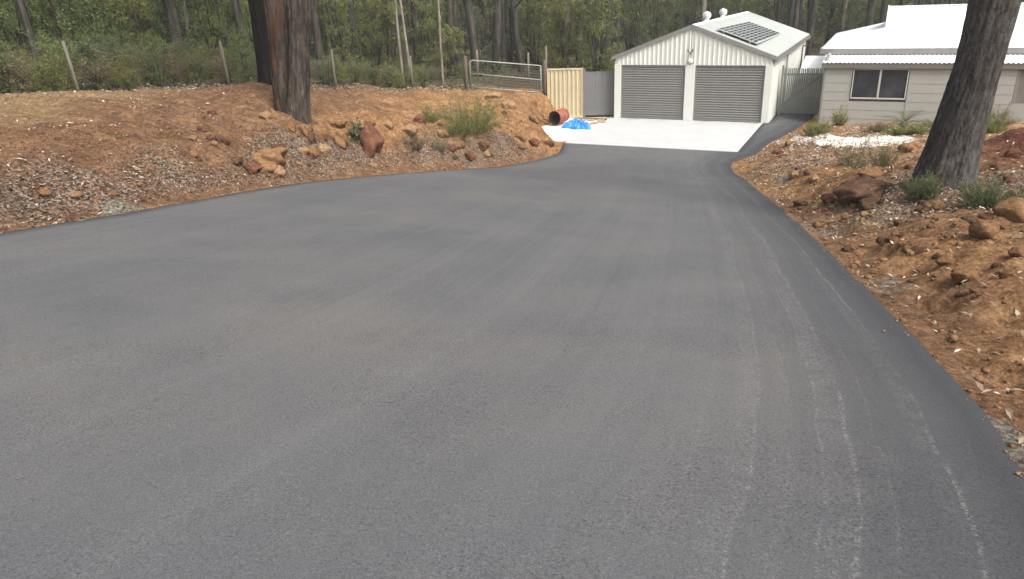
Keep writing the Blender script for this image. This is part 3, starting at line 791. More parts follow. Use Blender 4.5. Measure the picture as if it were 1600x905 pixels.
# ------------------------------------------------------------------ house
HL, HD = 14.0, 11.0
HW = 2.25
hs = thing('house', 'pale low house with white steel roof and boarded front wall', 'house', (*H(0, 0), 0), grz)
win = (1.02, 2.95, .98, 2.12)
rows = 7; bh = (HW + .12) / rows
for k in range(rows):
    z0 = -.12 + k * bh; z1 = z0 + bh - .005
    spans = [(0, HL)] if (z1 < win[2] - .02 or z0 > win[3]) else [(0, win[0] - .01), (win[1] + .01, 6.35)]
    if spans[0] == (0, HL): spans = [(0, 6.35)]
    for (x0, x1) in spans:
        mb = MB(); vs = [(x0, -.014, z0), (x1, -.014, z0), (x1, -.006, z1), (x0, -.006, z1), (x0, .03, z0), (x1, .03, z0), (x1, .03, z1), (x0, .03, z1)]
        mb.add(vs, [(0, 1, 2, 3), (7, 6, 5, 4), (0, 4, 5, 1), (1, 5, 6, 2), (2, 6, 7, 3), (3, 7, 4, 0)]); mb.build('wall_board', M['wallboard'], hs)
MB().box(.0, 6.35, .035, .12, -.12, HW).build('wall_core', M['dark_wood'], hs)
MB().box(-.03, .05, -.035, .06, -.12, HW + .0).build('corner_trim', M['grey_timber_gate'], hs, bevel=.006)
MB().box(2.98, 3.02, -.028, -.004, -.10, HW - .03).build('joint_cover', M['wallboard'], hs)
# lower wall and screened opening to the right
MB().box(6.36, HL, .0, .12, -.12, .95).build('lower_wall', M['wallboard'], hs)
for (x0, x1) in ((6.46, 7.62), (7.74, 9.6), (9.72, 11.6), (11.72, HL)):
    MB().box(x0, x1, .04, .06, .96, HW - .04).build('shade_screen', M['screen'], hs)
    MB().box(x0 - .1, x0 - .005, .0, .11, .955, HW).build('post', M['grey_trim'], hs)
MB().box(6.36, HL, -.01, .11, .952, .955).build('sill', M['grey_trim'], hs)
# window
w_ = link('window', None, hs, (win[0], -.0, win[2])); ww, wh_ = win[1] - win[0], win[3] - win[2]
for nm, bx in (('jamb', (.01, .05, 0, wh_)), ('jamb', (ww - .05, ww - .01, 0, wh_)), ('sill', (.05, ww - .05, 0, .055)), ('head', (.05, ww - .05, wh_ - .045, wh_)), ('mullion', (ww / 2 - .035, ww / 2 + .035, .055, wh_ - .045))):
    MB().box(bx[0], bx[1], -.045, .03, bx[2], bx[3]).build(nm, M['win_frame'], w_, bevel=.004)
for (x0, x1) in ((.05, ww / 2 - .035), (ww / 2 + .035, ww - .05)):
    MB().box(x0, x1, -.012, .0, .055, wh_ - .045).build('pane', M['glass'], w_)
# side and rear walls
MB().box(.0, .1, .13, HD - .4, -.12, 2.6).build('side_wall', M['wallboard'], hs)
MB().box(.0, HL, HD - .4, HD - .3, -.12, 2.6).build('rear_wall', M['wallboard'], hs)
MB().box(HL - .1, HL, .13, HD - .4, -.12, 2.6).build('side_wall', M['wallboard'], hs)
MB().box(.1, HL - .1, 1.42, 1.5, 1.0, 2.62).build('inner_wall', M['wallboard'], hs)
# verandah roof: real corrugations running down the fall
def corrugated(x0, x1, y0, z0, y1, z1, pitch=.152, amp=.016, n=6):
    k = int((x1 - x0) / pitch * n); vs = []; fs = []
    for i in range(k + 1):
        x = x0 + (x1 - x0) * i / k; a = amp * math.sin(2 * math.pi * (x - x0) / pitch)
        vs += [(x, y0, z0 + a), (x, y1, z1 + a)]
    fs = [(2 * i, 2 * i + 2, 2 * i + 3, 2 * i + 1) for i in range(k)]
    mb = MB(); mb.add(vs, fs); return mb
corrugated(-.12, HL + .2, -.14, HW + .085, 1.38, HW + .30).build('verandah_roof', M['white_roof'], hs, True)
MB().box(-.12, HL + .2, -.12, -.03, HW - .12, HW + .055).build('verandah_beam', M['beam'], hs)
MB().box(-.10, -.03, -.03, 1.35, HW - .04, HW + .05).build('verandah_beam', M['grey_trim'], hs)
EZ = 2.74
MB().box(-.34, HL + .4, 1.10, 1.22, EZ - .19, EZ).build('gutter', M['grey_trim'], hs)
MB().box(-.34, -.22, 1.22, HD + .1, EZ - .12, EZ - .0).build('gutter', M['grey_trim'], hs)
ymid = (1.2 + HD) / 2; RZ = 4.10; sl_ = (RZ - EZ) / (ymid - 1.2); gx_ = 1.95; gzp = EZ + sl_ * (gx_ + .3)
yA = 1.2 + (gzp - EZ) / sl_; yB = HD - (gzp - EZ) / sl_
rp = MB(); rp.add([(-.3, 1.2, EZ + .012), (HL + .35, 1.2, EZ + .012), (HL - 2, ymid, RZ), (gx_, ymid, RZ), (gx_, yA, gzp), ], [(0, 1, 2, 3, 4)])
rp.build('roof_front', M['white_roof'], hs)
rp = MB(); rp.add([(-.3, HD, EZ + .012), (HL + .35, HD, EZ + .012), (HL - 2, ymid, RZ), (gx_, ymid, RZ), (gx_, yB, gzp)], [(4, 3, 2, 1, 0)]); rp.build('roof_rear', M['white_roof'], hs)
rp = MB(); rp.add([(-.3, 1.2, EZ + .012), (gx_, yA, gzp), (gx_, yB, gzp), (-.3, HD, EZ + .012)], [(0, 1, 2, 3)]); rp.build('roof_hip', M['white_roof'], hs)
rp = MB(); rp.add([(HL + .35, 1.2, EZ + .012), (HL - 2, ymid, RZ), (HL + .35, HD, EZ + .012)], [(0, 1, 2)]); rp.build('roof_hip', M['white_roof'], hs)
rp = MB(); rp.add([(gx_, yA, gzp), (gx_, ymid, RZ), (gx_, yB, gzp)], [(0, 1, 2)]); rp.build('gablet', M['wallboard'], hs)
# standing ribs of the roof sheets
rb = MB(); 
x = -.1
ribs_part = link('roof_ribs', None, hs)
rme = {}
rx = 0.05
for k in range(60):
    rx = -.05 + k * .24
    if rx > HL - 2: break
    top = ymid if rx > gx_ else min(ymid, 1.2 + (rx + .3))
    zt = EZ + sl_ * (top - 1.2)
    MB().beam((rx, 1.24, EZ + .022), (rx, top - .02, zt + .014), .035, .022).build('roof_rib', M['white_roof'], hs)
bpy.data.objects.remove(ribs_part)
MB().beam((gx_, ymid, RZ + .02), (HL - 2, ymid, RZ + .02), .22, .04).build('ridge_cap', M['white_roof'], hs)
MB().beam((-.28, 1.22, EZ + .03), (gx_, yA, gzp + .03), .14, .03).build('hip_cap', M['white_roof'], hs)
MB().beam((gx_ - .02, yA, gzp + .02), (gx_ - .02, ymid, RZ + .02), .05, .12).build('barge_board', M['white_roof'], hs)

# shed behind the gate
shp = G(6.85, 8.2)
shd = thing('garden_shed', 'low cream garden shed with white roof seen past the picket gate', 'shed', (*shp, 0), grz)
MB().box(0, 1.4, 0, 3, -.2, .98).build('wall', M['cream'], shd)
rp = MB(); rp.add([(-.1, -.15, .98), (1.48, -.15, .98), (1.48, 3.1, 1.62), (-.1, 3.1, 1.62), (-.1, -.15, 1.01), (1.48, -.15, 1.01), (1.48, 3.1, 1.65), (-.1, 3.1, 1.65)], [(3, 2, 1, 0), (4, 5, 6, 7), (0, 1, 5, 4), (1, 2, 6, 5), (2, 3, 7, 6), (3, 0, 4, 7)]); rp.build('roof', M['white_roof'], shd)
MB().box(-.1, 1.48, -.2, -.153, .90, 1.0).build('gutter', M['cream'], shd)

# ------------------------------------------------------------------ wire fence and farm gate
fx, fy = .579, .815
P_gate = (-1.62, 33.75)
wf = thing('wire_fence', 'weathered post and wire fence along the forest edge', 'fence')
posts = [(102, 64, 115, 118, .055), (348, 75, 359, 136, .05), (519, 84, 525, 137, .05), (642, 92, 645, 140, .05)]
plist = []
base = np.array([-1.62, 33.75])
def post_dist(px_):
    d = ray(px_, 138); n_ = (-fy, fx); t = (base[0] * n_[0] + base[1] * n_[1]) / (d[0] * n_[0] + d[1] * n_[1])
    return math.hypot(d[0] * t - base[0], d[1] * t - base[1])
for k, dist in enumerate([post_dist(q) for q in (645, 525, 359, 122)] + [post_dist(122) + 4.2, post_dist(122) + 8.4]):
    x, y = base[0] - fx * dist, base[1] - fy * dist
    z = gz(x, y); lean = [(.0, .0), (.0, .02), (-.05, .0), (-.10, .02), (.03, 0), (0, 0), (0, 0)][k]
    hgt = [1.32, 1.35, 1.42, 1.35, 1.3, 1.3, 1.3][k]
    pts = [(x, y, z - .3), (x + lean[0] * .5, y + lean[1] * .5, z + hgt * .5), (x + lean[0], y + lean[1], z + hgt)]
    MB().tube(pts, [.052, .047, .042], 9, wob=lambda i, k: .08 * math.sin(3 * k + i)).build('post', M['old_wood'], wf, True)
    plist.append((x, y, z, lean, hgt))
gl = (P_gate[0], P_gate[1], gz(*P_gate))
plist = [(gl[0], gl[1], gl[2], (0, 0), 1.4)] + plist
for hz in (.25, .5, .75, 1.0, 1.2):
    for p_, q_ in zip(plist[:-1], plist[1:]):
        A3 = (p_[0] + p_[3][0] * hz / p_[4], p_[1], p_[2] + hz); B3 = (q_[0] + q_[3][0] * hz / q_[4], q_[1], q_[2] + hz)
        mid = ((A3[0] + B3[0]) / 2, (A3[1] + B3[1]) / 2, (A3[2] + B3[2]) / 2 - .02)
        MB().tube([A3, mid, B3], .0028, 4).build('wire', M['wire'], wf)
gr_ = (1.86, 33.68); grz_ = gz(*gr_)
def log_post(label, x, y, z, hgt, r, name='gate_post'):
    t_ = tag(MB().tube([(0, 0, -.3), (0, 0, hgt * .5), (.01, 0, hgt)], [r * 1.08, r, r * .94], 12, wob=lambda i, k: .07 * math.sin(2.3 * k + i)).build(name, M['dark_wood'], None, True), label, 'post'); t_.location = (x, y, z)
log_post('thick dark timber post at the hinge of the farm gate', gl[0] - .05, gl[1], gl[2], 1.45, .085)
log_post('tall dark timber post against the cream steel fence', gr_[0], gr_[1], grz_, 1.5, .085)
fg, Lg = world_thing('farm_gate', 'galvanised tube farm gate with wire mesh, shut', 'gate', (gl[0] + .16, gl[1] - .01), (gr_[0] - .16, gr_[1]))
zg0 = gl[2] + .07; slope = (grz_ - gl[2]) / Lg
def gp(x, z): return (x, 0, zg0 + z + slope * x)
fr = MB(); fr.tube([gp(.0, .0), gp(0, 1.08), gp(.05, 1.16), gp(.13, 1.19), gp(Lg, 1.19)], .026, 10); fr.build('frame_tube', M['galv'], fg, True)
MB().tube([gp(.01, .03), gp(Lg, .03)], .024, 10).build('bottom_tube', M['galv'], fg, True)
MB().tube([gp(.01, .62), gp(Lg, .58)], .022, 10).build('middle_tube', M['galv'], fg, True)
MB().tube([gp(Lg, .0), gp(Lg, 1.19)], .024, 10).build('end_tube', M['galv'], fg, True)
wm = MB()
for k in range(9): wm.tube([gp(.02, .12 + k * .12), gp(Lg, .12 + k * .12)], .006, 4)
for k in range(12): wm.tube([gp(.3 * k + .2, .03), gp(.3 * k + .2, 1.18)], .003, 4)
wm.build('wire_mesh', M['wire'], fg)
for (px_, dist, hh, lab) in ((747, 38.5, 1.5, 'pale timber post of the paddock fence behind the farm gate, hinge side'), (826, 38.5, 1.5, 'pale timber post of the paddock fence behind the farm gate, latch side'), (853.5, 36, 2.0, 'thin pale post rising behind the tall dark gate post'), (886, 36.5, 2.15, 'pale post tip showing above the cream steel fence'), (914, 35.5, 2.0, 'pale post where cream fence meets picket fence')):
    x, y = at_dist(px_, dist); z = gz(x, y)
    if px_ > 870: hh = (5.32 - .1035 * dist) - z + (.1 if px_ > 900 else .22)
    o = tag(MB().tube([(0, 0, -.3), (0, 0, hh * .5), (.01, 0, hh)], .055, 8).build('fence_post', M['old_wood'], None, True), lab, 'post'); o.location = (x, y, z)
# ------------------------------------------------------------------ drum, tarp, sheet, pavers by the fence
dp = (2.35, 31.75, .0)
dr = thing('drum', 'orange plastic drum lying open on its side by the bank', 'drum', (dp[0], dp[1], .30), 0)
ax = Vector((.52, .85, 0)).normalized(); 
Ld = .88; Rd = .29
prof = [(0, Rd), (.02, Rd * 1.03), (.05, Rd * 1.0), (.27, Rd), (.29, Rd * 1.05), (.32, Rd * 1.05), (.34, Rd), (.56, Rd), (.58, Rd * 1.05), (.61, Rd * 1.05), (.63, Rd), (.85, Rd), (Ld, Rd * .97)]
body = MB().tube([ax * (p_ - Ld / 2) for p_, _ in prof], [r_ for _, r_ in prof], 28, cap=False).build('drum_wall', M['drum'], dr, True)
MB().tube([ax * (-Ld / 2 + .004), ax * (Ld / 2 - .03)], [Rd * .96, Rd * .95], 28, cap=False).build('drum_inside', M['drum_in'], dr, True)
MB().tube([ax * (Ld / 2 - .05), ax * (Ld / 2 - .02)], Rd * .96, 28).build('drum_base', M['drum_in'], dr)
def crumple(name, label, cat, c, rx, ry, hgt, mat_, seed, rot=0, n=46, z0=None):
    u = np.linspace(-1, 1, n); Uu, Vv = np.meshgrid(u, u); rr = np.hypot(Uu, Vv)
    th = np.arctan2(Vv, Uu); edge = 1 + .16 * np.sin(3 * th + seed) + .10 * np.sin(7 * th + 2 * seed)
    k = np.maximum(np.abs(Uu), np.abs(Vv)) / np.maximum(rr, 1e-6)
    xs, ys = Uu * k * rx * edge, Vv * k * ry * edge
    rad = np.maximum(np.abs(Uu), np.abs(Vv))
    crease = np.abs(fbm(Uu * 1.9 + seed, Vv * 1.9, 3)) * .8
    z = (1 - rad ** 2) ** .7 * hgt * (.55 + crease) + .02 + .16 * hgt / .3 * np.abs(fbm(Uu * 4 + seed, Vv * 4 + 3, 3)) * (rad < .99)
    c_, s_ = math.cos(rot), math.sin(rot); xw, yw = c[0] + c_ * xs - s_ * ys, c[1] + s_ * xs + c_ * ys
    base = ground(xw.ravel(), yw.ravel()).reshape(xw.shape)
    zb = gz(*c)
    V = np.stack([(xw - c[0]).ravel(), (yw - c[1]).ravel(), (base - zb + z - .015 * (rad >= .99)).ravel()], 1)
    q = np.arange((n - 1) * (n - 1)); r2, c2 = q // (n - 1), q % (n - 1); k0 = r2 * n + c2
    me = np_mesh(name, V, np.stack([k0, k0 + 1, k0 + n + 1, k0 + n], 1), mat_)
    return tag(link(name, me, None, (c[0], c[1], zb)), label, cat)
crumple('tarpaulin', 'crumpled bright blue tarpaulin heaped beside the orange drum', 'tarp', (2.98, 30.75), .62, .42, .34, M['tarp'], 2.1, -.5, n=80)
crumple('plastic_sheet', 'white plastic sheet spread on the ground below the blue tarpaulin', 'sheet', (2.12, 29.55), .80, 1.05, .10, M['plastic'], 4.7, .2)
pk = 0
for i in range(7):
    for j in range(4):
        x, y = 3.15 + i * .36 + random.uniform(-.04, .04), 31.35 + j * .42 - i * .10 + random.uniform(-.04, .04)
        aa = (x - GO[0]) * UX + (y - GO[1]) * UY; bb = (x - GO[0]) * NX + (y - GO[1]) * NY
        if bb > .1 or aa > -.25 or random.random() < .18: continue
        w, l_ = random.uniform(.13, .17), random.uniform(.15, .19)
        o = MB().box(-w, w, -l_, l_, -.03, .035).build('paving_slab', M['paver'], None, bevel=.012)
        o.location = (x, y, gz(x, y) + .03); o.rotation_euler = (random.uniform(-.05, .05), random.uniform(-.05, .05), grz + random.uniform(-.12, .12))
        tag(o, 'loose weathered paving slab between grey picket fence and concrete apron', 'paver', 'loose paving slabs by the picket fence')
for k, (p_, q_, lab) in enumerate((((1.55, 32.1), (2.15, 31.6), 'short brown timber offcut on the bank beside the drum'), ((3.2, 32.85), (4.5, 32.25), 'long dark timber batten lying below the grey picket fence'))):
    za, zb = gz(*p_) + .07, gz(*q_) + .07
    tag(MB().beam((*p_, za), (*q_, zb), .09, .05).build('timber_offcut', M['dark_plank'], None, bevel=.006), lab, 'timber')

# ------------------------------------------------------------------ rocks
def rock_mesh(name, seed, mat_, sub=4, rough=.42):
    bm = bmesh.new(); bmesh.ops.create_icosphere(bm, subdivisions=sub, radius=.5)
    r_ = np.random.default_rng(seed)
    planes = unit(r_.normal(size=(9, 3))); off = r_.uniform(.30, .46, 9)
    for v in bm.verts:
        p_ = np.array(v.co)
        for pl, of in zip(planes, off):
            d_ = p_ @ pl
            if d_ > of: p_ = p_ - pl * (d_ - of) * .7
        nn = float(fbm(np.array([p_[0] * 4 + seed]), np.array([p_[1] * 4 + p_[2] * 3.1]), 3)[0])
        p_ = p_ * (1 + rough * nn)
        v.co = p_
    me = bpy.data.meshes.new(name); bm.to_mesh(me); bm.free(); me.materials.append(mat_)
    me.polygons.foreach_set('use_smooth', [True] * len(me.polygons))
    return me
rock_protos = {k: [rock_mesh('rock', 10 * i + j, M[k]) for j in range(4)] for i, k in enumerate(('rock_orange', 'rock_red', 'rock_brown', 'rock_pale'))}
def rock(px_, py_, wpx, hpx, kind, label, cat='rock', sink=.36, group=None, j=None):
    x, y, z = pix(px_, py_ + hpx * .3)
    k_ = mpp((x, y, z)); w = wpx * k_ * 1.08; hh = hpx * k_ * 1.2
    hh = max(hh, .24 * w)
    j = random.randrange(4) if j is None else j
    o = link('rock', rock_protos[kind][j], None, (x, y, z + hh * (.5 - sink)))
    o.scale = (w, w * random.uniform(.75, 1.0), hh * 1.25); o.rotation_euler = (random.uniform(-.15, .15), random.uniform(-.15, .15), random.uniform(-.5, .5))
    tag(o, label, cat, group)
    return o
BIG = [
 (578, 219, 40, 40, 'rock_red', 'large dark red angular rock in the left bank, beside a green seedling'),
 (530, 216, 36, 24, 'rock_orange', 'broad orange rock with flat top between twin-trunk tree and green seedling'),
 (500, 208, 26, 20, 'rock_orange', 'rounded orange rock at the right foot of the twin-trunk tree'),
 (478, 203, 20, 15, 'rock_orange', 'small orange rock touching the right foot of the twin-trunk tree'),
 (486, 216, 18, 14, 'rock_brown', 'brown rock in the rubble below the twin-trunk tree'),
 (524, 190, 34, 14, 'rock_orange', 'flat orange rock on top of the rubble beside the twin-trunk tree'),
 (488, 240, 20, 15, 'rock_orange', 'orange stone at the lower end of the rubble below the twin-trunk tree'),
 (507, 236, 18, 14, 'rock_pale', 'pale stone at the lower end of the rubble below the twin-trunk tree'),
 (420, 250, 66, 26, 'rock_orange', 'wide low orange clay lump on the left bank by the litter'),
 (370, 255, 24, 9, 'rock_brown', 'dark flat stone at the end of the orange clay lump'),
 (394, 262, 30, 14, 'rock_red', 'reddish flat stone just below the orange clay lump'),
 (436, 268, 26, 13, 'rock_pale', 'pale stone below the orange clay lump near the asphalt'),
 (70, 301, 26, 10, 'rock_orange', 'orange stone in the leaf litter, farthest up the left verge'),
 (118, 307, 22, 9, 'rock_pale', 'tan stone in the leaf litter, second along the left verge'),
 (176, 306, 20, 8, 'rock_orange', 'flat orange stone in the leaf litter, third along the left verge'),
 (415, 182, 18, 10, 'rock_pale', 'pale stone on bare dirt left of the twin-trunk tree'),
 (640, 205, 26, 12, 'rock_pale', 'pale earth lump on the bank beside the broom bush'),
 (690, 208, 24, 12, 'rock_pale', 'pale earth lump at the foot of the broom bush'),
 (795, 165, 24, 13, 'rock_pale', 'pale stone on the bank crest between broom bush and farm gate'),
 (770, 150, 28, 9, 'rock_pale', 'long pale stone lying before the farm gate'),
 (815, 215, 18, 12, 'rock_orange', 'orange clod on the bare bank face above the concrete apron'),
 (835, 222, 16, 10, 'rock_red', 'reddish clod at the foot of the bare bank near the apron'),
 (1347, 298, 86, 34, 'rock_brown', 'large dark brown clay boulder between the asphalt and leaning grey tree'),
 (1300, 312, 30, 16, 'rock_red', 'reddish clod at the roadward end of the dark boulder'),
 (1365, 318, 60, 14, 'rock_brown', 'long flat brown clod just below the dark boulder'),
 (1585, 332, 66, 38, 'rock_orange', 'largest orange rock on the right bank beside a green bush'),
 (1535, 361, 46, 24, 'rock_orange', 'orange rock below the largest orange rock on the right bank'),
 (1509, 428, 52, 24, 'rock_orange', 'smooth orange rock lying low on the right bank'),
 (1478, 408, 34, 18, 'rock_orange', 'orange rock touching the smooth low rock on the right bank'),
 (1458, 322, 30, 20, 'rock_orange', 'orange rock at the front foot of the leaning grey tree'),
 (1515, 345, 34, 12, 'rock_brown', 'flat brown stone between two orange rocks on the right bank'),
 (1432, 392, 26, 12, 'rock_brown', 'small brown stone beside dry leaves on the right bank'),
 (1556, 262, 18, 14, 'rock_red', 'red stone at the foot of the red earth mound'),
 (1582, 240, 26, 16, 'rock_red', 'red stone high on the red earth mound'),
 (1575, 282, 22, 12, 'rock_red', 'red stone at the base of the mound beside the green bush'),
 (1590, 395, 28, 16, 'rock_orange', 'orange stone on the right bank below the larger orange rocks'),
 (1365, 272, 50, 12, 'rock_orange', 'long orange earth lump behind the dark boulder'),
 (1420, 232, 34, 16, 'rock_orange', 'orange earth lump left of the leaning tree foot'),
 (1232, 225, 14, 9, 'rock_orange', 'orange stone on the corner where path meets drive'),
 (1215, 238, 16, 8, 'rock_red', 'reddish stone at the verge tip beside the path'),
 (1250, 318, 22, 9, 'rock_brown', 'brown flat clod on the right verge beside the gravel'),
]
for q in BIG: rock(*q)
for k in range(130):
    if k < 50: px_, py_ = random.uniform(300, 860), random.uniform(175, 262)
    else: px_, py_ = random.uniform(1230, 1600), random.uniform(250, 470)
    x, y, z = pix(px_, py_)
    if poly_dist(np.array([x]), np.array([y]))[0] < .25 or math.hypot(x - 7.1, y - 11.4) < .9: continue
    w = random.uniform(8, 18)
    left = px_ < 1000
    rock(px_, py_, w, w * .6, random.choice(['rock_orange', 'rock_orange', 'rock_pale', 'rock_red', 'rock_brown']),
         'small loose clod strewn over the cut bank left of the drive' if left else 'small loose clod strewn over the bank around the leaning grey tree', 'clod', .35, 'clods on the left bank' if left else 'clods on the right bank')

# ------------------------------------------------------------------ clods and leaf litter (uncountable)
def scatter_clods(n):
    bm = bmesh.new(); bmesh.ops.create_icosphere(bm, subdivisions=1, radius=.5)
    bv = np.array([v.co[:] for v in bm.verts]); bf = np.array([[v.index for v in f.verts] for f in bm.faces]); bm.free()
    P = []
    while len(P) < n:
        x = rng.uniform(-11, 16, 6000); y = rng.uniform(2, 33, 6000)
        d = poly_dist(x, y); fd = (x + 1.5) * (-.815) + (y - 33.9) * .579
        hx = np.where(np.hypot(x - s1[0], y - s1[1]) < 1.2, 9, (x - HO[0]) * NX + (y - HO[1]) * NY)
        pr = np.exp(-np.maximum(d - .2, 0) / 2.0) * .8 + .06
        pr = np.where(x > 2, pr * .8, pr)
        ok = (d > .06) & (fd < -.3) & (rng.random(6000) < pr) & (y < 33) & (hx < -.3)
        P += list(np.stack([x[ok], y[ok]], 1))
    P = np.array(P[:n]); z = ground(P[:, 0], P[:, 1])
    s = rng.lognormal(-3.75, .62, n).clip(.008, .11)
    V = []
    rotm = rng.uniform(0, 6.28, n)
    jit = 1 + .35 * (rng.random((n, len(bv))) - .5)
    base = bv[None] * jit[..., None] * s[:, None, None] * np.array([1, .85, .65])
    c_, s_ = np.cos(rotm)[:, None], np.sin(rotm)[:, None]
    X_ = base[..., 0] * c_ - base[..., 1] * s_; Y_ = base[..., 0] * s_ + base[..., 1] * c_
    V = np.stack([X_ + P[:, 0:1], Y_ + P[:, 1:2], base[..., 2] + z[:, None] + s[:, None] * .12], -1).reshape(-1, 3)
    Ff = (bf[None] + (np.arange(n) * len(bv))[:, None, None]).reshape(-1, 3)
    me = np_mesh('dirt_crumbs', V, Ff, M['clod'], nper=3)
    tag(link('dirt_crumbs', me), 'loose orange dirt crumbs and pebbles over the banks', 'dirt', kind='stuff')
scatter_clods(12000)
def edge_spill(n):
    bm = bmesh.new(); bmesh.ops.create_icosphere(bm, subdivisions=1, radius=.5)
    bv = np.array([v.co[:] for v in bm.verts]); bf = np.array([[v.index for v in f.verts] for f in bm.faces]); bm.free()
    P = []
    for Cv, sg in ((Lc, 1), (Rc, -1)):
        A2, _ = resample(Cv, 2000); T2 = np.gradient(A2, axis=0); N2 = np.stack([T2[:, 1], -T2[:, 0]], 1); N2 /= np.linalg.norm(N2, axis=1, keepdims=True)
        k = rng.integers(0, 2000, n // 2); dens = np.clip(.5 + 1.5 * vnoise(k * .02, k * 0 + sg * 7.7), .05, 1)
        k = k[rng.random(len(k)) < dens]
        P.append(A2[k] + sg * N2[k] * (rng.exponential(.045, len(k)) - .06)[:, None])
    P = np.vstack(P); P = P[P[:, 1] > 1.5]; n = len(P)
    z = np.maximum(road_z(P[:, 0], P[:, 1]) + .004, ground(P[:, 0], P[:, 1])); s_ = rng.lognormal(-4.5, .45, n).clip(.005, .03)
    b_ = bv[None] * (1 + .35 * (rng.random((n, len(bv))) - .5))[..., None] * s_[:, None, None] * np.array([1, .9, .65])
    V = (b_ + np.stack([P[:, 0], P[:, 1], z + s_ * .2], 1)[:, None, :]).reshape(-1, 3)
    me = np_mesh('edge_gravel', V, (bf[None] + (np.arange(n) * len(bv))[:, None, None]).reshape(-1, 3), M['rock_pale'], nper=3)
    tag(link('edge_gravel', me), 'loose grit and soil spilled over the asphalt edges', 'grit', kind='stuff')
edge_spill(9000)
def apron_dust(n):
    a = rng.uniform(.3, 6.2, n); b = -.10 - rng.exponential(.16, n); keep = (b > -1.2) & (rng.random(n) < np.clip(.5 + 1.6 * vnoise(a * 2.2, a * 0 + 4.4), .03, 1)); a, b = a[keep], b[keep]
    x = GO[0] + a * UX + b * NX; y = GO[1] + a * UY + b * NY; n = len(x)
    th = rng.uniform(0, 6.28, n); L = rng.uniform(.02, .07, n)[:, None]; D = np.stack([np.cos(th), np.sin(th), th * 0], 1); S = np.stack([-np.sin(th), np.cos(th), th * 0], 1); Cn = np.stack([x, y, th * 0 + .013], 1)
    V = np.stack([Cn - D * L * .5, Cn + S * L * .2, Cn + D * L * .5 + np.array([0, 0, .008]), Cn - S * L * .2], 1).reshape(-1, 3)
    me = np_mesh('blown_leaves', V, np.arange(n * 4).reshape(n, 4), M['litter'], np.repeat(rng.beta(2, 2.2, n), 4)); tag(link('blown_leaves', me), 'blown leaf scraps and grit along the foot of the roller doors', 'leaf litter', kind='stuff')
apron_dust(900)
def scatter_litter(name, label, n, field, L, tint, lift=.012):
    P = []
    while len(P) < n:
        x = rng.uniform(-14, 16, 20000); y = rng.uniform(2, 36, 20000)
        ok = rng.random(20000) < field(x, y)
        P += list(np.stack([x[ok], y[ok]], 1))
    P = np.array(P[:n]); z = ground(P[:, 0], P[:, 1])
    th = rng.uniform(0, 6.28, n); el = rng.normal(0, .28, n)
    D = np.stack([np.cos(th) * np.cos(el), np.sin(th) * np.cos(el), np.sin(el)], 1)
    S = np.stack([-np.sin(th), np.cos(th), rng.normal(0, .3, n)], 1); S = unit(S)
    Ln = rng.uniform(.6, 1.3, n)[:, None] * L; Wn = Ln * rng.uniform(.2, .42, n)[:, None]
    Cn = np.stack([P[:, 0], P[:, 1], z + lift + rng.random(n) * .02], 1)
    up = np.array([0, 0, .25])
    V = np.stack([Cn - D * Ln * .5, Cn + S * Wn * .5 + up * Wn, Cn + D * Ln * .5, Cn - S * Wn * .5 + up * Wn], 1).reshape(-1, 3)
    me = np_mesh(name, V, np.arange(n * 4).reshape(n, 4), M['litter'], np.repeat(tint(n), 4))
    tag(link(name, me), label, 'leaf litter', kind='stuff')
def f_strip(x, y):
    d = poly_dist(x, y); nA = fbm(x * .5, y * .5, 4); nB = fbm(x * 1.7 + 40, y * 1.7, 4)
    l = sstep(.2, .8, d) * (1 - sstep(0, 1, (d + nA * 1.6 - litw(y) * .45) / (litw(y) * .55))) * (x < 1.0) * (y < 25)
    r = (1 - sstep(.9, 2.4, np.hypot(x - 7.0, y - 10.9) + nB * 1.2)) * (x > 3.6) * (d > .3) * .7
    r2 = (np.exp(-((x - 8.3) ** 2 + (y - 19.5) ** 2) / 3.0) + .8 * np.exp(-((x - 9.7) ** 2 + (y - 23) ** 2) / 2.5)) * (d > .15) * .45
    return np.clip(l + r + r2, 0, 1) * np.clip(.55 + nB * 1.3, .05, 1)
scatter_litter('leaf_litter', 'grey and tan dry leaf litter along the verges', 19000, f_strip, .075, lambda n: np.clip(rng.beta(2.0, 1.9, n), 0, .95))
def f_chips(x, y):
    d = poly_dist(x, y); fd = (x + 1.5) * (-.815) + (y - 33.9) * .579
    return (d > .12) * (fd < .6) * np.clip(np.where(x > 2, .26, .12) + .35 * fbm(x * .6, y * .6, 3), .02, 1) * ((x < 1.5) | ((x > 2) & (y < 27)))
scatter_litter('bark_chips', 'scattered pale bark chips and dead leaves on bare dirt', 10500, f_chips, .085, lambda n: np.clip(rng.beta(3, 1.3, n), 0, 1))
def f_forest(x, y):
    fd = (x + 1.5) * (-.815) + (y - 33.9) * .579
    return np.where((fd > -.5) & (fd < 1.2) & (x < 2.2), 1, 0) * .8 + np.where((fd >= 1.2), .12, 0)
scatter_litter('forest_litter', 'pale dry leaves and twigs lying along the forest fence', 9000, f_forest, .12, lambda n: np.clip(rng.beta(2.6, 1.5, n), 0, .98))
def f_sandy(x, y):
    d = poly_dist(x, y)
    return (d > .1) * (np.hypot(x - s1[0], y - s1[1]) > 1.3) * (np.exp(-((x - 11) ** 2 + (y - 24) ** 2) / 6.0) + np.exp(-((x - 13.5) ** 2 + (y - 26) ** 2) / 3.0)) * .6
scatter_litter('straw_litter', 'pale straw and chips on the sandy patch before the house', 4200, f_sandy, .11, lambda n: np.clip(rng.beta(4, 1.2, n), 0, 1))

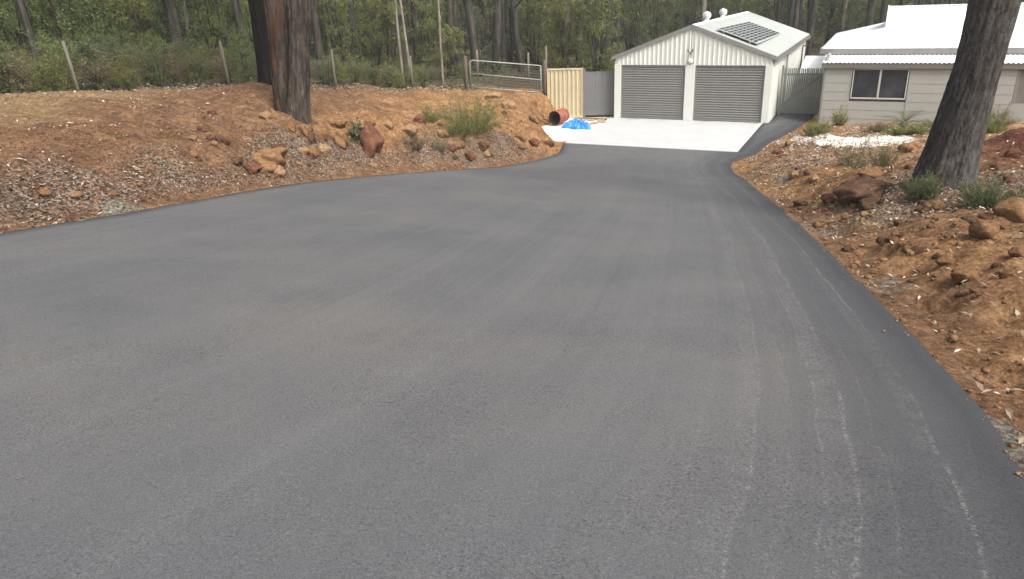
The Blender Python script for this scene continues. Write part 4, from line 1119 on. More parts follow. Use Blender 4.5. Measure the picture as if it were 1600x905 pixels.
# ------------------------------------------------------------------ hero trees
def bark_trunk(name, path, rads, seg, mat_, parent, groove=.10, freq=9, gz_=1.1, redside=None, step=.09, flare=None):
    """finely ridged trunk: rings every step along the path"""
    path = [np.array(q, float) for q in path]
    L_ = np.concatenate([[0], np.cumsum([np.linalg.norm(b - a) for a, b in zip(path[:-1], path[1:])])])
    n = int(L_[-1] / step) + 1; t = np.linspace(0, L_[-1], n)
    # smooth centreline
    C3 = np.stack([np.interp(t, L_, [q[i] for q in path]) for i in range(3)], 1)
    ker = np.hanning(15); ker /= ker.sum()
    for i in range(3): C3[:, i] = np.convolve(np.pad(C3[:, i], 7, mode='reflect', reflect_type='odd'), ker, 'valid')
    Rr = np.interp(t, L_, rads)
    th = np.linspace(0, 2 * math.pi, seg, endpoint=False)
    TH, TT = np.meshgrid(th, t)
    cx, cy = np.cos(TH) * freq * .5, np.sin(TH) * freq * .5
    sd = (hash(name) % 97) if False else len(name) * 3.7
    g1 = fbm(cx * 1.0 + TT * .10 + sd, cy * 1.0 + TT * .35, 3)
    g2 = fbm(TH * 0 + np.cos(TH) * 14 + TT * .4, np.sin(TH) * 14 + TT * gz_ + sd, 3)
    ridge = -np.abs(g2) * 1.4 + .25
    rr = Rr[:, None] * (1 + groove * (ridge + .8 * g1))
    low = fbm(np.cos(TH) * 1.2 + TT * .25 + 9, np.sin(TH) * 1.2 + TT * .18 + sd, 2)
    rr = rr * (1 + .17 * low)
    if flare:
        fl_ = np.exp(-TT / flare[0]) * flare[1] * (1 + .6 * np.cos(TH * 5 + 1) * .5)
        rr = rr * (1 + fl_)
    V = np.stack([C3[:, 0:1] + rr * np.cos(TH), C3[:, 1:2] + rr * np.sin(TH), np.repeat(C3[:, 2:3], seg, 1)], -1).reshape(-1, 3)
    q = np.arange((n - 1) * seg); r_, c_ = q // seg, q % seg; c2 = (c_ + 1) % seg
    Fx = np.stack([r_ * seg + c_, r_ * seg + c2, (r_ + 1) * seg + c2, (r_ + 1) * seg + c_], 1)
    at = None
    rb_ = np.zeros(V.shape[0])
    if redside is not None:
        rb_ = np.clip(np.cos(TH - redside) * 1.2 + .1, 0, 1).ravel()
    me = np_mesh(name, V, Fx, mat_, dict(redbark=rb_), smooth=True)
    return link(name, me, parent), C3[-1], Rr[-1]
def crown_mesh(name, centres, rad, nleaf, L, mat_, flat=.75):
    cs = np.array(centres); k = rng.integers(0, len(cs), nleaf)
    off = rng.normal(size=(nleaf, 3)); off = unit(off) * (rng.random((nleaf, 1)) ** .45) * rad; off[:, 2] *= flat
    Cn = cs[k] + off
    D = unit(rng.normal(size=(nleaf, 3)) + np.array([0, 0, -.9]))
    Ln = L * rng.uniform(.7, 1.3, nleaf)
    V, Fx = leaf_arrays(Cn, D, Ln, Ln * .30)
    ti = np.clip(.5 + .25 * rng.normal(size=nleaf) + .12 * off[:, 2] / rad, 0, 1)
    return np_mesh(name, V, Fx, mat_, np.repeat(ti, 4))
def limbs(base, top_r, n, length, mat_, parent, up=.7, name='limb'):
    ends = []
    mb = MB()
    for k in range(n):
        th = 2 * math.pi * (k + random.random() * .6) / n; L_ = length * random.uniform(.7, 1.15)
        d = Vector((math.cos(th), math.sin(th), up)).normalized(); st = Vector(base) + Vector((0, 0, -random.uniform(0, 1.6)))
        p1 = st + d * L_ * .5 + Vector((0, 0, .2 * L_)); p2 = p1 + (d + Vector((random.uniform(-.4, .4), random.uniform(-.4, .4), .2))).normalized() * L_ * .5
        mb.tube([st, p1, p2], [top_r * .55, top_r * .32, .03], 7)
        ends += [p1 * .4 + p2 * .6, p2]
        for j in range(2):
            e = p1 + Vector((random.uniform(-1, 1), random.uniform(-1, 1), random.uniform(.1, .9))).normalized() * L_ * .42
            mb.tube([p1, (p1 + e) / 2 + Vector((0, 0, .1)), e], [top_r * .22, .05, .02], 5); ends.append(e)
    mb.build(name, mat_, parent, True)
    return [tuple(e) for e in ends]

# twin-trunk tree on the left bank
tx, ty = ray(455, 190)[0] * 19.0, ray(455, 190)[1] * 19.0; tz = gz(tx, ty)
def px_at(px_, py_, dist):
    d = ray(px_, py_); return np.array([d[0] * dist, d[1] * dist, CAM_Z + d[2] * dist])
tA = thing('twin_trunk_tree', 'big tree of fused grey and red-brown trunks on the left bank', 'tree', (tx, ty, tz))
loc = np.array([tx, ty, tz])
DA = math.hypot(tx, ty); kA = mpp((tx, ty, 4))
def rel(px_, py_, dist, base): return px_at(px_, py_, dist) - base
gr0 = rel(464, 192, DA - .05, loc); gr0[2] = -.35
p_g = [gr0, rel(466, 150, DA - .05, loc), rel(468, 70, DA, loc), rel(470, 0, DA + .05, loc)]
p_g.append(p_g[-1] + np.array([.1, .1, 3.0])); p_g.append(p_g[-1] + np.array([.4, .2, 4.2]))
t1, e1, r1 = bark_trunk('trunk', p_g, [kA * q for q in (18.5, 16, 16, 17, 15, 10)], 72, M['bark_red'], tA, .25, flare=(.4, .28))
rd0 = rel(443, 184, DA + .22, loc); rd0[2] = -.35
p_r = [rd0, rel(441, 150, DA + .22, loc), rel(436, 70, DA + .2, loc), rel(432, 0, DA + .15, loc)]
p_r.append(p_r[-1] + np.array([-.4, .1, 3.0])); p_r.append(p_r[-1] + np.array([-.8, .2, 3.6]))
t2, e2, r2 = bark_trunk('trunk', p_r, [kA * q for q in (14, 13.5, 15.5, 17, 14, 8)], 72, M['bark_red'], tA, .28, redside=-1.8, flare=(.3, .12))
ends = limbs(e1, .22, 6, 3.2, M['bark_red'], tA) + limbs(e2, .2, 5, 3.0, M['bark_red'], tA)
link('crown', crown_mesh('crown', ends, 1.2, 5200, .20, M['leaf_olive']), tA)
# charred tree behind it
bx, by = ray(415, 145)[0] * 22.0, ray(415, 145)[1] * 22.0; bz = gz(bx, by)
tB = thing('charred_tree', 'black charred tree trunk standing behind the twin-trunk tree', 'tree', (bx, by, bz)); loc = np.array([bx, by, bz]); DB = math.hypot(bx, by)
b0_ = rel(414, 146, DB, loc); b0_[2] = -.4
p_b = [b0_, rel(413, 120, DB, loc), rel(408, 60, DB, loc), rel(402, 0, DB, loc)]; p_b.append(p_b[-1] + np.array([-.4, .1, 3.5])); p_b.append(p_b[-1] + np.array([-.3, .3, 4]))
t3, e3, r3 = bark_trunk('trunk', p_b, [mpp((bx, by, 4)) * q for q in (11, 10, 12, 13.5, 10, 7)], 56, M['bark_burnt'], tB, .16, flare=(.3, .1))
ends = limbs(e3, .2, 6, 3.0, M['bark_burnt'], tB)
link('crown', crown_mesh('crown', ends, 1.2, 3800, .20, M['leaf_olive']), tB)
# leaning grey tree on the right bank
rx_, ry_, rz_ = pix(1480, 285)
rz_ = gz(rx_, ry_)
tC = thing('leaning_tree', 'thick grey fine-barked tree leaning over the right bank', 'tree', (rx_, ry_, rz_)); loc = np.array([rx_, ry_, rz_]); DC = math.hypot(rx_, ry_)
c0 = rel(1470, 296, DC, loc); c0[2] = -.35
p_c = [c0, rel(1475, 278, DC, loc), rel(1488, 235, DC, loc), rel(1503, 185, DC, loc), rel(1530, 100, DC, loc), rel(1556, 0, DC, loc)]
p_c.append(p_c[-1] + np.array([.5, .1, 2.5])); p_c.append(p_c[-1] + np.array([1.0, .3, 4.5]))
t4, e4, r4 = bark_trunk('trunk', p_c, [mpp((rx_, ry_, 3.5)) * q for q in (58, 52, 46, 42, 36.5, 38.5, 32, 20)], 130, M['bark_grey'], tC, .085, gz_=4.0, step=.045, flare=(.42, .16))
ends = limbs(e4, .28, 7, 3.4, M['bark_grey'], tC)
link('crown', crown_mesh('crown', ends, 1.3, 4200, .20, M['leaf_olive']), tC)

# ------------------------------------------------------------------ forest trees
def tall_tree(kind, h0, r0, lean, bark, leafm, seed):
    random.seed(seed)
    t_ = thing('forest_tree', None, None)
    pts = []; rad = []
    n = 9
    for i in range(n):
        f_ = i / (n - 1); pts.append((lean * h0 * f_ ** 1.4 + .12 * math.sin(f_ * 5 + seed), .10 * math.sin(f_ * 4 + seed * 2), -.3 + (h0 + .3) * f_)); rad.append(r0 * (1.18 if i == 0 else 1) * (1 - .55 * f_))
    MB().tube(pts, rad, 14, wob=lambda i, k: .10 * math.sin(k * 2.4 + i * .7 + seed)).build('trunk', bark, t_, True)
    ends = limbs(pts[-1], r0 * .55, 5, h0 * .24, bark, t_)
    # a low side branch with hanging leaves
    for j in range(2):
        z_ = h0 * random.uniform(.30, .55); th = random.uniform(0, 6.28); L_ = random.uniform(1.0, 2.0)
        e = Vector((pts[4][0] + math.cos(th) * L_, math.sin(th) * L_, z_ + .5)); MB().tube([(pts[3][0], pts[3][1], z_ - .3), (Vector((pts[4][0], 0, z_)) + e) / 2, e], [.05, .03, .012], 5).build('branch', bark, t_, True); ends.append(tuple(e))
    link('crown', crown_mesh('crown', ends, h0 * .085, 1600, .21, leafm), t_)
    return t_
random.seed(11)
protos = {
 'dark': [tall_tree('dark', 13, .19, .02, M['bark_forest'], M['leaf_olive'], 1), tall_tree('dark', 15, .19, -.03, M['bark_forest'], M['leaf_green'], 2), tall_tree('dark', 12, .19, .05, M['bark_forest'], M['leaf_olive'], 3)],
 'pale': [tall_tree('pale', 10, .19, .02, M['bark_pale'], M['leaf_olive'], 4), tall_tree('pale', 11, .19, -.04, M['bark_pale'], M['leaf_yellow'], 5)],
}
used = {}
def place_tree(kind, px_, dist, wpx, label, group):
    pl = protos[kind]; k = random.randrange(len(pl)); src = pl[k]
    if (kind, k) not in used: used[(kind, k)] = 1; o = src
    else: o = copy_tree(src)
    x, y = at_dist(px_, dist)
    fd = (x + 1.5) * (-.815) + (y - 33.9) * .579
    o.location = (x, y, gz(x, y))
    s_ = wpx * mpp((x, y, 3.0)) / .36
    o.scale = (s_, s_, random.uniform(.9, 1.15) * (1 if s_ > .5 else .75)); o.rotation_euler = (random.gauss(0, .035), random.gauss(0, .035), random.uniform(0, 6.28))
    tag(o, label, 'tree', group)
T = [(14, 34, 14), (62, 30, 13), (80, 37, 9), (110, 44, 8), (150, 46, 11), (205, 40, 14), (238, 46, 12), (266, 38, 15), (286, 33.5, 21), (303, 37, 14), (318, 42, 8), (345, 50, 10), (362, 40, 9), (385, 31, 13),
     (505, 33, 13), (530, 48, 8), (548, 42, 8), (565, 45, 9), (598, 40, 8), (612, 40, 7), (655, 46, 9), (672, 50, 9), (706, 41, 11), (717, 43, 13), (741, 41, 13), (757, 48, 8), (777, 43, 13), (787, 47, 9), (797, 54, 7), (806, 48, 10), (815, 45, 10), (826, 50, 8), (845, 55, 8), (868, 50, 7),
     (891, 43, 15), (905, 45, 11), (918, 54, 7), (950, 47, 16), (964, 50, 9), (985, 60, 9), (1005, 58, 8), (1030, 60, 9), (1055, 62, 8), (1070, 66, 10), (1205, 62, 9), (1235, 58, 10), (1256, 62, 10), (1285, 64, 8), (1310, 62, 10), (1346, 58, 13), (1366, 66, 8), (1420, 60, 10), (1470, 62, 9), (1590, 58, 10)]
def where(px_):
    if px_ < 102: return 'dark trunked forest tree beyond the leaning end post of the wire fence', 'dark trees past the leaning post'
    if px_ < 420: return 'dark trunked forest tree beyond the wire fence, behind bushy undergrowth', 'dark trees behind the undergrowth'
    if px_ < 720: return 'dark trunked forest tree beyond the wire fence, between twin-trunk tree and farm gate', 'dark trees between tree and gate'
    if px_ < 860: return 'dark slender trunked forest tree standing behind the farm gate', 'dark trees behind the farm gate'
    if px_ < 975: return 'dark heavy trunked forest tree behind the cream and grey fences', 'dark trees behind the fences'
    if px_ < 1240: return 'dark trunked forest tree rising behind the garage roof', 'dark trees behind the garage'
    return 'dark trunked forest tree rising behind the white house roof', 'dark trees behind the house'
for q in T: place_tree('dark', q[0], q[1], q[2], *where(q[0]))
for (a_, b_2, c_2, lab) in ((629, 33.5, 4.5, 'thin pale straight sapling trunk beside the last wire fence post'), (643, 34, 4.8, 'thin pale sapling trunk directly behind the last wire fence post'), (690, 34.5, 4.2, 'thin pale bent sapling trunk between fence post and farm gate'), (215, 36, 6, 'thin pale trunk among dark trees behind the undergrowth'), (308, 35, 6, 'thin pale trunk beside the thick dark trunks behind the undergrowth')):
    place_tree('pale', a_, b_2, c_2, lab, None)
for k in range(60):
    px_ = random.uniform(-150, 1750); dist = random.uniform(52, 85)
    place_tree('dark' if random.random() < .85 else 'pale', px_, dist, random.uniform(5, 9), 'distant slender forest tree deep among the other trunks', 'distant forest trees')

# ------------------------------------------------------------------ saplings and shrubs
def leafy(name, seed, h0, rad, nst, nleaf, L, leafm, stemm, wf=.28, droop=-.5, low=.15, stem_r=.02):
    """several wandering stems with twigs; leaves hang in clumps along the twigs"""
    random.seed(seed)
    t_ = thing(name, None, None)
    mb = MB(); cl = []
    for k in range(nst):
        th = 6.283 * (k + random.random()) / nst; sp_r = rad * random.uniform(.15, .75)
        top = Vector((math.cos(th) * sp_r, math.sin(th) * sp_r, h0 * random.uniform(.7, 1.0)))
        b_ = Vector((math.cos(th) * .05 * rad, math.sin(th) * .05 * rad, -.1)); mid = (b_ + top) / 2 + Vector((random.uniform(-.1, .1) * rad, random.uniform(-.1, .1) * rad, .05 * h0))
        mb.tube([b_, mid, top], [stem_r, stem_r * .7, stem_r * .25], 5)
        for j in range(9):
            f_ = random.uniform(low, 1.0); p_ = b_.lerp(mid, f_ * 2) if f_ < .5 else mid.lerp(top, f_ * 2 - 1)
            e = p_ + Vector((random.uniform(-1, 1), random.uniform(-1, 1), random.uniform(-.1, .8))).normalized() * rad * random.uniform(.25, .6)
            mb.tube([p_, e], [stem_r * .35, stem_r * .12], 4)
            cl.append((p_ * .3 + e * .7)); cl.append(e)
    mb.build('stem', stemm, t_, True)
    cs = np.array([tuple(q) for q in cl]); k = rng.integers(0, len(cs), nleaf)
    cr_ = rad * rng.uniform(.08, .24, len(cs))
    off = unit(rng.normal(size=(nleaf, 3))) * (rng.random((nleaf, 1)) ** .6) * cr_[k][:, None]
    Cn = cs[k] + off; Cn[:, 2] = np.maximum(Cn[:, 2], .02)
    D = unit(rng.normal(size=(nleaf, 3)) + np.array([0, 0, droop]))
    Ln = L * rng.uniform(.6, 1.35, nleaf); V, Fx = leaf_arrays(Cn, D, Ln, Ln * wf)
    ct = rng.random(len(cs)); ti = np.clip(.45 * ct[k] + .3 * rng.random(nleaf) + .25 * np.clip(Cn[:, 2] / h0, 0, 1), 0, 1)
    link('foliage', np_mesh('foliage', V, Fx, leafm, np.repeat(ti, 4)), t_)
    return t_
def broom(name, seed, h0, rad, nst, L, leafm, wf=.12, per=26):
    """upright wiry bush: fans of thin stems set with narrow leaves"""
    random.seed(seed)
    t_ = thing(name, None, None); mb = MB(); Cs, Ds = [], []
    r_ = np.random.default_rng(seed)
    for k in range(nst):
        th = random.uniform(0, 6.283); sp_r = rad * math.sqrt(random.random()); hh = h0 * random.uniform(.3, 1.0) * (1 - .3 * (sp_r / rad) ** 2) * (1 + .25 * math.sin(3 * th + seed))
        b_ = np.array([math.cos(th) * sp_r * .3, math.sin(th) * sp_r * .3, -.05]); e = np.array([math.cos(th) * sp_r, math.sin(th) * sp_r, hh])
        if k % 2 == 0: mb.tube([b_, (b_ + e) / 2 + np.array([0, 0, .08 * hh]), e], [.008, .005, .002], 3, cap=False)
        f_ = r_.uniform(.18, 1.05, per)
        Pp = b_ + (e - b_) * f_[:, None] + r_.normal(size=(per, 3)) * .045 * h0
        Cs.append(Pp); Ds.append(unit((e - b_)[None] / np.linalg.norm(e - b_) * .8 + r_.normal(size=(per, 3)) * .6))
    mb.build('stem', M['old_wood'], t_, True)
    Cn = np.vstack(Cs); Cn[:, 2] = np.maximum(Cn[:, 2], .01); D = np.vstack(Ds); n = len(Cn)
    Ln = L * r_.uniform(.6, 1.4, n); V, Fx = leaf_arrays(Cn, D, Ln, Ln * wf)
    ti = np.clip(.25 + .45 * np.clip(Cn[:, 2] / h0, 0, 1) + .3 * r_.random(n), 0, 1)
    link('foliage', np_mesh('foliage', V, Fx, leafm, np.repeat(ti, 4)), t_)
    return t_
SAP = [leafy('sapling', 100 + k, h_, r_, n_, 3600, .155, M[lm], M['bark_forest'], low=.12, stem_r=.035) for k, (h_, r_, n_, lm) in enumerate(((4.5, 1.9, 5, 'leaf_olive'), (5.5, 2.2, 4, 'leaf_green'), (3.4, 1.6, 5, 'leaf_olive'), (6.2, 2.3, 5, 'leaf_dark'), (3.8, 1.7, 4, 'leaf_yellow'), (5.0, 2.0, 5, 'leaf_grey')))]
SHR = [leafy('shrub', 200 + k, h_, r_, n_, 2600, .065, M[lm], M['bark_forest'], wf=.35, droop=.2, low=.05, stem_r=.015) for k, (h_, r_, n_, lm) in enumerate(((1.1, .8, 7, 'leaf_olive'), (.9, .9, 8, 'leaf_dry'), (1.5, .9, 6, 'leaf_green'), (.8, .7, 7, 'leaf_yellow'), (1.2, 1.0, 8, 'leaf_grey'), (1.0, .8, 7, 'leaf_olive')))]
used2 = set()
def put(src, x, y, s_, label, cat, group=None, rz=None):
    if src.name in used2: o = copy_tree(src)
    else: used2.add(src.name); o = src
    o.location = (x, y, gz(x, y) - .02)
    o.scale = (s_, s_, s_ * random.uniform(.88, 1.12)); o.rotation_euler = (0, 0, random.uniform(0, 6.28) if rz is None else rz)
    tag(o, label, cat, group); return o
SAPN = ['olive leaved', 'bright green', 'short olive leaved', 'dark leaved', 'yellow-green', 'grey-green']
SHRN = ['olive', 'dry brownish', 'bright green', 'yellow-green', 'grey-green', 'loose olive']
random.seed(21)
def zone(px_):
    if px_ < 420: return 'past the wire fence beside bushy undergrowth'
    if px_ < 720: return 'past the wire fence near farm gate'
    if px_ < 960: return 'behind farm gate and steel fence'
    if px_ < 1250: return 'behind the garage'
    return 'behind the house'
cnt = 0
tries = 0
while cnt < 120 and tries < 4000:
    tries += 1
    px_ = random.uniform(-120, 1700); dist = random.triangular(28, 74, 44)
    x, y = at_dist(px_, dist)
    fd = (x + 1.5) * (-.815) + (y - 33.9) * .579
    aa = (x - GO[0]) * UX + (y - GO[1]) * UY; bb = (x - GO[0]) * NX + (y - GO[1]) * NY
    if x < 2 and fd < 2.0: continue
    if x >= 2 and y < 39: continue
    if aa > -2.5 and bb < 21: continue
    if aa > 5 and bb < 24: continue
    if 715 < px_ < 860 and dist < 40: continue
    left = px_ < 420
    if not left and dist < 46 and random.random() < .6: continue
    k = random.choices(range(6), weights=(3, 4, 3, 1, 2, 2) if left else (3, 1, 2, 4, 1, 2))[0]
    sc_ = random.uniform(.75, 1.2); nm_ = ('large ' if sc_ > 1.05 else 'slight ' if sc_ < .88 else '') + SAPN[k]; dp_ = ', deep among the trunks' if dist > 50 else ', near the forest edge' if dist < 38 else ''
    put(SAP[k], x, y, sc_, f'{nm_} sapling {zone(px_)}{dp_}', 'sapling', f'{nm_} saplings {zone(px_)}{dp_}'); cnt += 1
for (px_, dist, k, sc_, lab) in ((545, 36, 0, .95, 'broad olive sapling overhanging the wire fence behind the rubble'), (588, 39, 4, 1.1, 'yellow-green sapling between two dark trunks past the twin-trunk tree'), (672, 41, 0, 1.05, 'olive sapling hanging over the fence beside the pale bent trunk'), (698, 39, 4, .9, 'yellow-green sapling just short of the gate hinge post'), (838, 47, 0, 1.1, 'olive sapling behind the latch end of the farm gate'), (872, 50, 4, 1.2, 'yellow-green sapling above the cream steel fence'), (930, 46, 0, 1.1, 'olive sapling above the grey picket fence'), (985, 56, 5, 1.3, 'grey-green sapling over the low end of the garage gable'), (1040, 62, 0, 1.5, 'olive sapling behind the garage gable slope'), (1310, 62, 4, 1.4, 'yellow-green sapling above the house hip corner'), (1215, 64, 0, 1.5, 'olive sapling over the far end of the garage roof'), (40, 31, 1, .9, 'bright green sapling beside the leaning trunk past the end post'), (170, 33, 1, .9, 'bright green sapling above the dry scrub past the wire fence'), (235, 35, 4, .8, 'yellow-green sapling beside the thickest trunk past the wire fence')):
    x, y = at_dist(px_, dist); put(SAP[k], x, y, sc_, lab, 'sapling')
cnt = 0; tries = 0
while cnt < 165 and tries < 5000:
    tries += 1
    px_ = random.uniform(-80, 960); dist = random.triangular(22, 50, 28)
    x, y = at_dist(px_, dist)
    fd = (x + 1.5) * (-.815) + (y - 33.9) * .579
    if x < 1.5 and not (.35 < fd < 12): continue
    if x >= 1.5 and y < 37: continue
    if fd > 4 and random.random() < .5: continue
    if 720 < px_ and fd < 3: continue
    k = random.choices(range(6), weights=(3, 4, 1, 5, 2, 2))[0]
    sc_ = random.uniform(.6, 1.15) if px_ < 420 else random.uniform(.45, .9)
    nm_ = ('waist-high ' if sc_ > .9 else 'knee-high ' if sc_ < .65 else '') + SHRN[k]; dp_ = ', close to the wires' if fd < 2 else ', under the trees' if fd > 5 else ''
    put(SHR[k], x, y, sc_, f'{nm_} shrub {zone(px_)}{dp_}', 'shrub', f'{nm_} shrubs {zone(px_)}{dp_}'); cnt += 1

# individual bushes on the banks
def put_px(o, px_, py_, label, cat, dz=-.02):
    x, y, z = pix(px_, py_); o.location = (x, y, z + dz); tag(o, label, cat); return o
put_px(broom('broom_bush', 301, 1.2, 1.2, 170, .12, M['leaf_yellow']), 742, 205, 'large wispy yellow-green broom bush on the bank crest', 'bush')
put_px(broom('broom_bush', 302, .95, .85, 90, .12, M['leaf_yellow']), 715, 212, 'smaller wispy broom bush leaning from the bank crest bush', 'bush')
put_px(broom('broom_bush', 303, .55, .5, 55, .09, M['leaf_yellow']), 672, 190, 'low yellow-green tuft uphill of the big broom bush', 'bush')
put_px(broom('dry_bush', 304, .5, .45, 45, .09, M['leaf_dry']), 648, 232, 'dry olive tuft on the bank below the broom bushes', 'bush')
put_px(broom('dry_bush', 305, .4, .35, 35, .09, M['leaf_dry']), 685, 236, 'small dry tuft in leaf litter below the broom bush', 'bush')
put_px(leafy('seedling', 306, .55, .28, 5, 420, .075, M['leaf_grey'], M['bark_forest'], wf=.45, stem_r=.008), 557, 222, 'grey-green leafy seedling between orange and red rocks', 'plant')
put_px(leafy('seedling', 311, .3, .18, 4, 160, .05, M['leaf_yellow'], M['bark_forest'], wf=.45, stem_r=.006), 768, 246, 'tiny yellow-green seedling at the asphalt edge below broom bush', 'plant')
put_px(broom('green_bush', 307, .40, .28, 130, .055, M['leaf_dark'], per=30, wf=.16), 1440, 308, 'dark green feathery bush at the roadward foot of the leaning tree', 'bush')
put_px(broom('green_bush', 308, .40, .42, 150, .055, M['leaf_dark'], per=30, wf=.16), 1541, 322, 'wide green feathery bush beside the largest orange rock', 'bush')
put_px(broom('dry_bush', 309, .75, .5, 45, .10, M['leaf_dry']), 1330, 262, 'sparse dry bush on the bank behind the dark boulder', 'bush')
put_px(broom('dry_bush', 310, .7, .45, 40, .10, M['leaf_dry']), 1382, 258, 'sparse dry bush nearest the leaning tree on the bank', 'bush')
put_px(broom('grass_tuft', 312, .62, .5, 110, .14, M['leaf_yellow'], wf=.07), 1275, 212, 'yellow-green grass tuft at the house corner beside the path', 'grass tuft')
put_px(broom('grass_tuft', 313, .8, .35, 50, .10, M['leaf_yellow'], wf=.14), 1310, 195, 'tall thin weed against the house wall left of the window', 'weed')
for k, (px_, py_, s_, lm, lab) in enumerate(((1372, 205, .8, 'leaf_dry', 'dry grass clump under the house window beside the planks'), (1402, 210, .9, 'leaf_yellow', 'yellow-green grass clump before the cycad'), (1432, 208, 1.0, 'leaf_yellow', 'yellow-green grass clump between cycad and leaning tree'), (1450, 200, .9, 'leaf_dry', 'dry grass clump against the leaning tree silhouette'), (1545, 208, .9, 'leaf_yellow', 'yellow-green grass clump right of the leaning tree before the house'), (1560, 196, 1.2, 'leaf_dry', 'tall dry weed clump before the screened verandah'), (1585, 190, 1.2, 'leaf_dry', 'brown dry weed clump under the verandah screen'))):
    put_px(broom('grass_clump', 320 + k, (.34 if k < 4 else .6) * s_, .5 * s_, 80, .14, M[lm], wf=.07), px_, py_, lab, 'grass clump')
# cycad by the house
cx_, cy_, cz_ = pix(1412, 200)
cy = thing('cycad', 'grey-green cycad with arching fronds before the house wall', 'cycad', (cx_, cy_, cz_))
MB().tube([(0, 0, -.1), (0, 0, .12), (0, 0, .2)], [.14, .15, .08], 10, wob=lambda i, k: .15 * math.sin(k * 3 + i)).build('stem', M['dark_wood'], cy, True)
for k in range(16):
    th = 6.283 * k / 16 + random.uniform(-.15, .15); el = random.uniform(.35, 1.15); L_ = random.uniform(.85, 1.15)
    pts = []; Pl, Dl = [], []
    for i in range(14):
        f_ = i / 13; r_h = L_ * f_ * math.cos(el * (1 - .45 * f_)); zz = .15 + L_ * (math.sin(el) * f_ - .42 * f_ * f_)
        pts.append(Vector((math.cos(th) * r_h, math.sin(th) * r_h, max(zz, .02))))
    fm = MB(); fm.tube(pts, [.012 * (1 - .8 * i / 13) for i in range(14)], 4)
    for i in range(2, 14):
        t_ = (pts[i] - pts[i - 1]).normalized(); sd = t_.cross(Vector((0, 0, 1))).normalized()
        for s_ in (-1, 1):
            d_ = (sd * s_ + t_ * .6 + Vector((0, 0, .25))).normalized(); l2 = .20 * math.sin(math.pi * (i / 14.5)) + .04; wv = t_ * .011
            fm.add([pts[i] - wv, pts[i] + d_ * l2 * .5 - wv * .6, pts[i] + d_ * l2, pts[i] + d_ * l2 * .5 + wv * .9, pts[i] + wv], [(0, 1, 2, 3, 4)])
    fo = fm.build('frond', M['leaf_grey'], cy)
    a_ = fo.data.attributes.new('tint', 'FLOAT', 'POINT'); a_.data.foreach_set('value', [.3 + .4 * random.random()] * len(fo.data.vertices))
# planks and a hose heap by the house
for k, (p0, p1, w, hh, lab) in enumerate((((1345, 186), (1385, 190), .10, .03, 'pale weathered plank lying before the window'), ((1352, 190), (1412, 194), .09, .03, 'longer pale plank at the front of the plank pile'), ((1368, 186), (1400, 184), .08, .06, 'dark timber block on the plank pile by the cycad'))):
    A3 = pix(*p0); B3 = pix(*p1)
    tag(MB().beam((A3[0], A3[1], A3[2] + .07 + .04 * k), (B3[0], B3[1], B3[2] + .07 + .04 * k), w, hh).build('plank', M['plank'] if k < 2 else M['dark_plank'], None, bevel=.004), lab, 'plank')

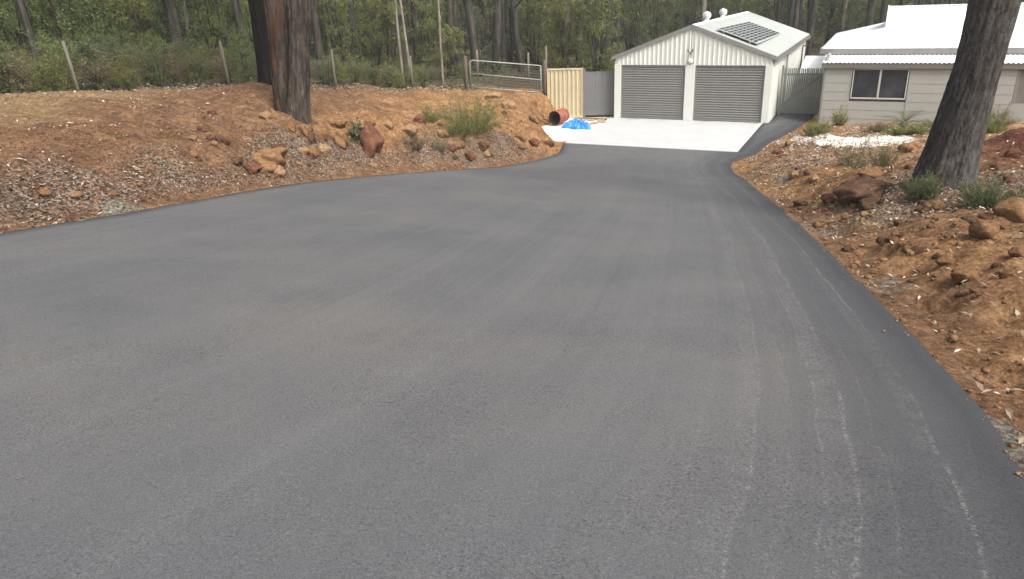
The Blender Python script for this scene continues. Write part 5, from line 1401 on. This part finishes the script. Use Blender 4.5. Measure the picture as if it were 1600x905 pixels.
# ------------------------------------------------------------------ far forest mass
def far_forest(n):
    th = np.radians(rng.uniform(-58, 62, n)); d = rng.uniform(70, 105, n); z = np.where(rng.random(n) < .55, rng.random(n) * 5.5, rng.random(n) * 15)
    x, y = np.sin(th) * d, np.cos(th) * d
    lump = fbm(th * 22, z * .35, 4) + .35
    keep = rng.random(n) < np.clip(.35 + lump, .2, 1)
    x, y, z = x[keep], y[keep], z[keep]; n = len(x)
    zz = z + ground(x, y) * .0 + natural_z(x, y)
    D = unit(rng.normal(size=(n, 3)) + np.array([0, 0, -.6])); L = rng.uniform(.45, .95, n)
    V, Fx = leaf_arrays(np.stack([x, y, zz], 1), D, L, L * .5)
    ti = np.clip(.4 + .8 * fbm(x * .12, z * .3 + y * .1, 3) + .15 * rng.normal(size=n), 0, 1)
    me = np_mesh('far_forest', V, Fx, M['leaf_dark'], np.repeat(ti, 4)); tag(link('far_forest', me), 'dark mass of distant forest foliage behind the trunks', 'forest', kind='stuff')
far_forest(120000)
# low ground cover under the trees
def cover(n):
    x = rng.uniform(-45, 30, n * 3); y = rng.uniform(12, 75, n * 3); fd = (x + 1.5) * (-.815) + (y - 33.9) * .579
    bb = (x - GO[0]) * NX + (y - GO[1]) * NY
    ok = np.where(x < 2, (fd > .8), (y > 38)) & ((x < 3) | (bb > 18)) & (rng.random(n * 3) < np.clip(.5 + 1.2 * fbm(x * .4, y * .4, 3), .02, 1))
    x, y = x[ok][:n], y[ok][:n]; n = len(x)
    z = ground(x, y) + rng.random(n) ** 2 * .42
    D = unit(rng.normal(size=(n, 3)) + np.array([0, 0, .8])); L = rng.uniform(.07, .17, n)
    V, Fx = leaf_arrays(np.stack([x, y, z], 1), D, L, L * .3)
    ti = np.clip(.4 + .7 * fbm(x * .5, y * .5, 3) + .2 * rng.normal(size=n), 0, 1)
    me = np_mesh('ground_cover', V, Fx, M['leaf_olive'], np.repeat(ti, 4)); tag(link('ground_cover', me), 'low olive ground cover under the forest trees', 'undergrowth', kind='stuff')
cover(60000)
# drop prototypes that were never placed
for lst in list(protos.values()) + [SAP, SHR]:
    for o in lst:
        if 'label' not in o.keys():
            for c in list(o.children): bpy.data.objects.remove(c)
            bpy.data.objects.remove(o)

# ------------------------------------------------------------------ thin haze volume, added to lift and soften the dark forest
hz = MB().box(-480, 480, -160, 580, -1.3, 26.0).build('haze', None)
hm = bpy.data.materials.new('haze'); hm.use_nodes = True; ht = hm.node_tree
for n_ in list(ht.nodes):
    if n_.type == 'BSDF_PRINCIPLED': ht.nodes.remove(n_)
pv = ht.nodes.new('ShaderNodeVolumePrincipled'); pv.inputs['Color'].default_value = (.93, .95, .96, 1); pv.inputs['Density'].default_value = 0.0009; pv.inputs['Anisotropy'].default_value = 0.0
ht.links.new(pv.outputs[0], ht.nodes['Material Output'].inputs['Volume'])
hz.data.materials.append(hm)
tag(hz, kind='stuff')
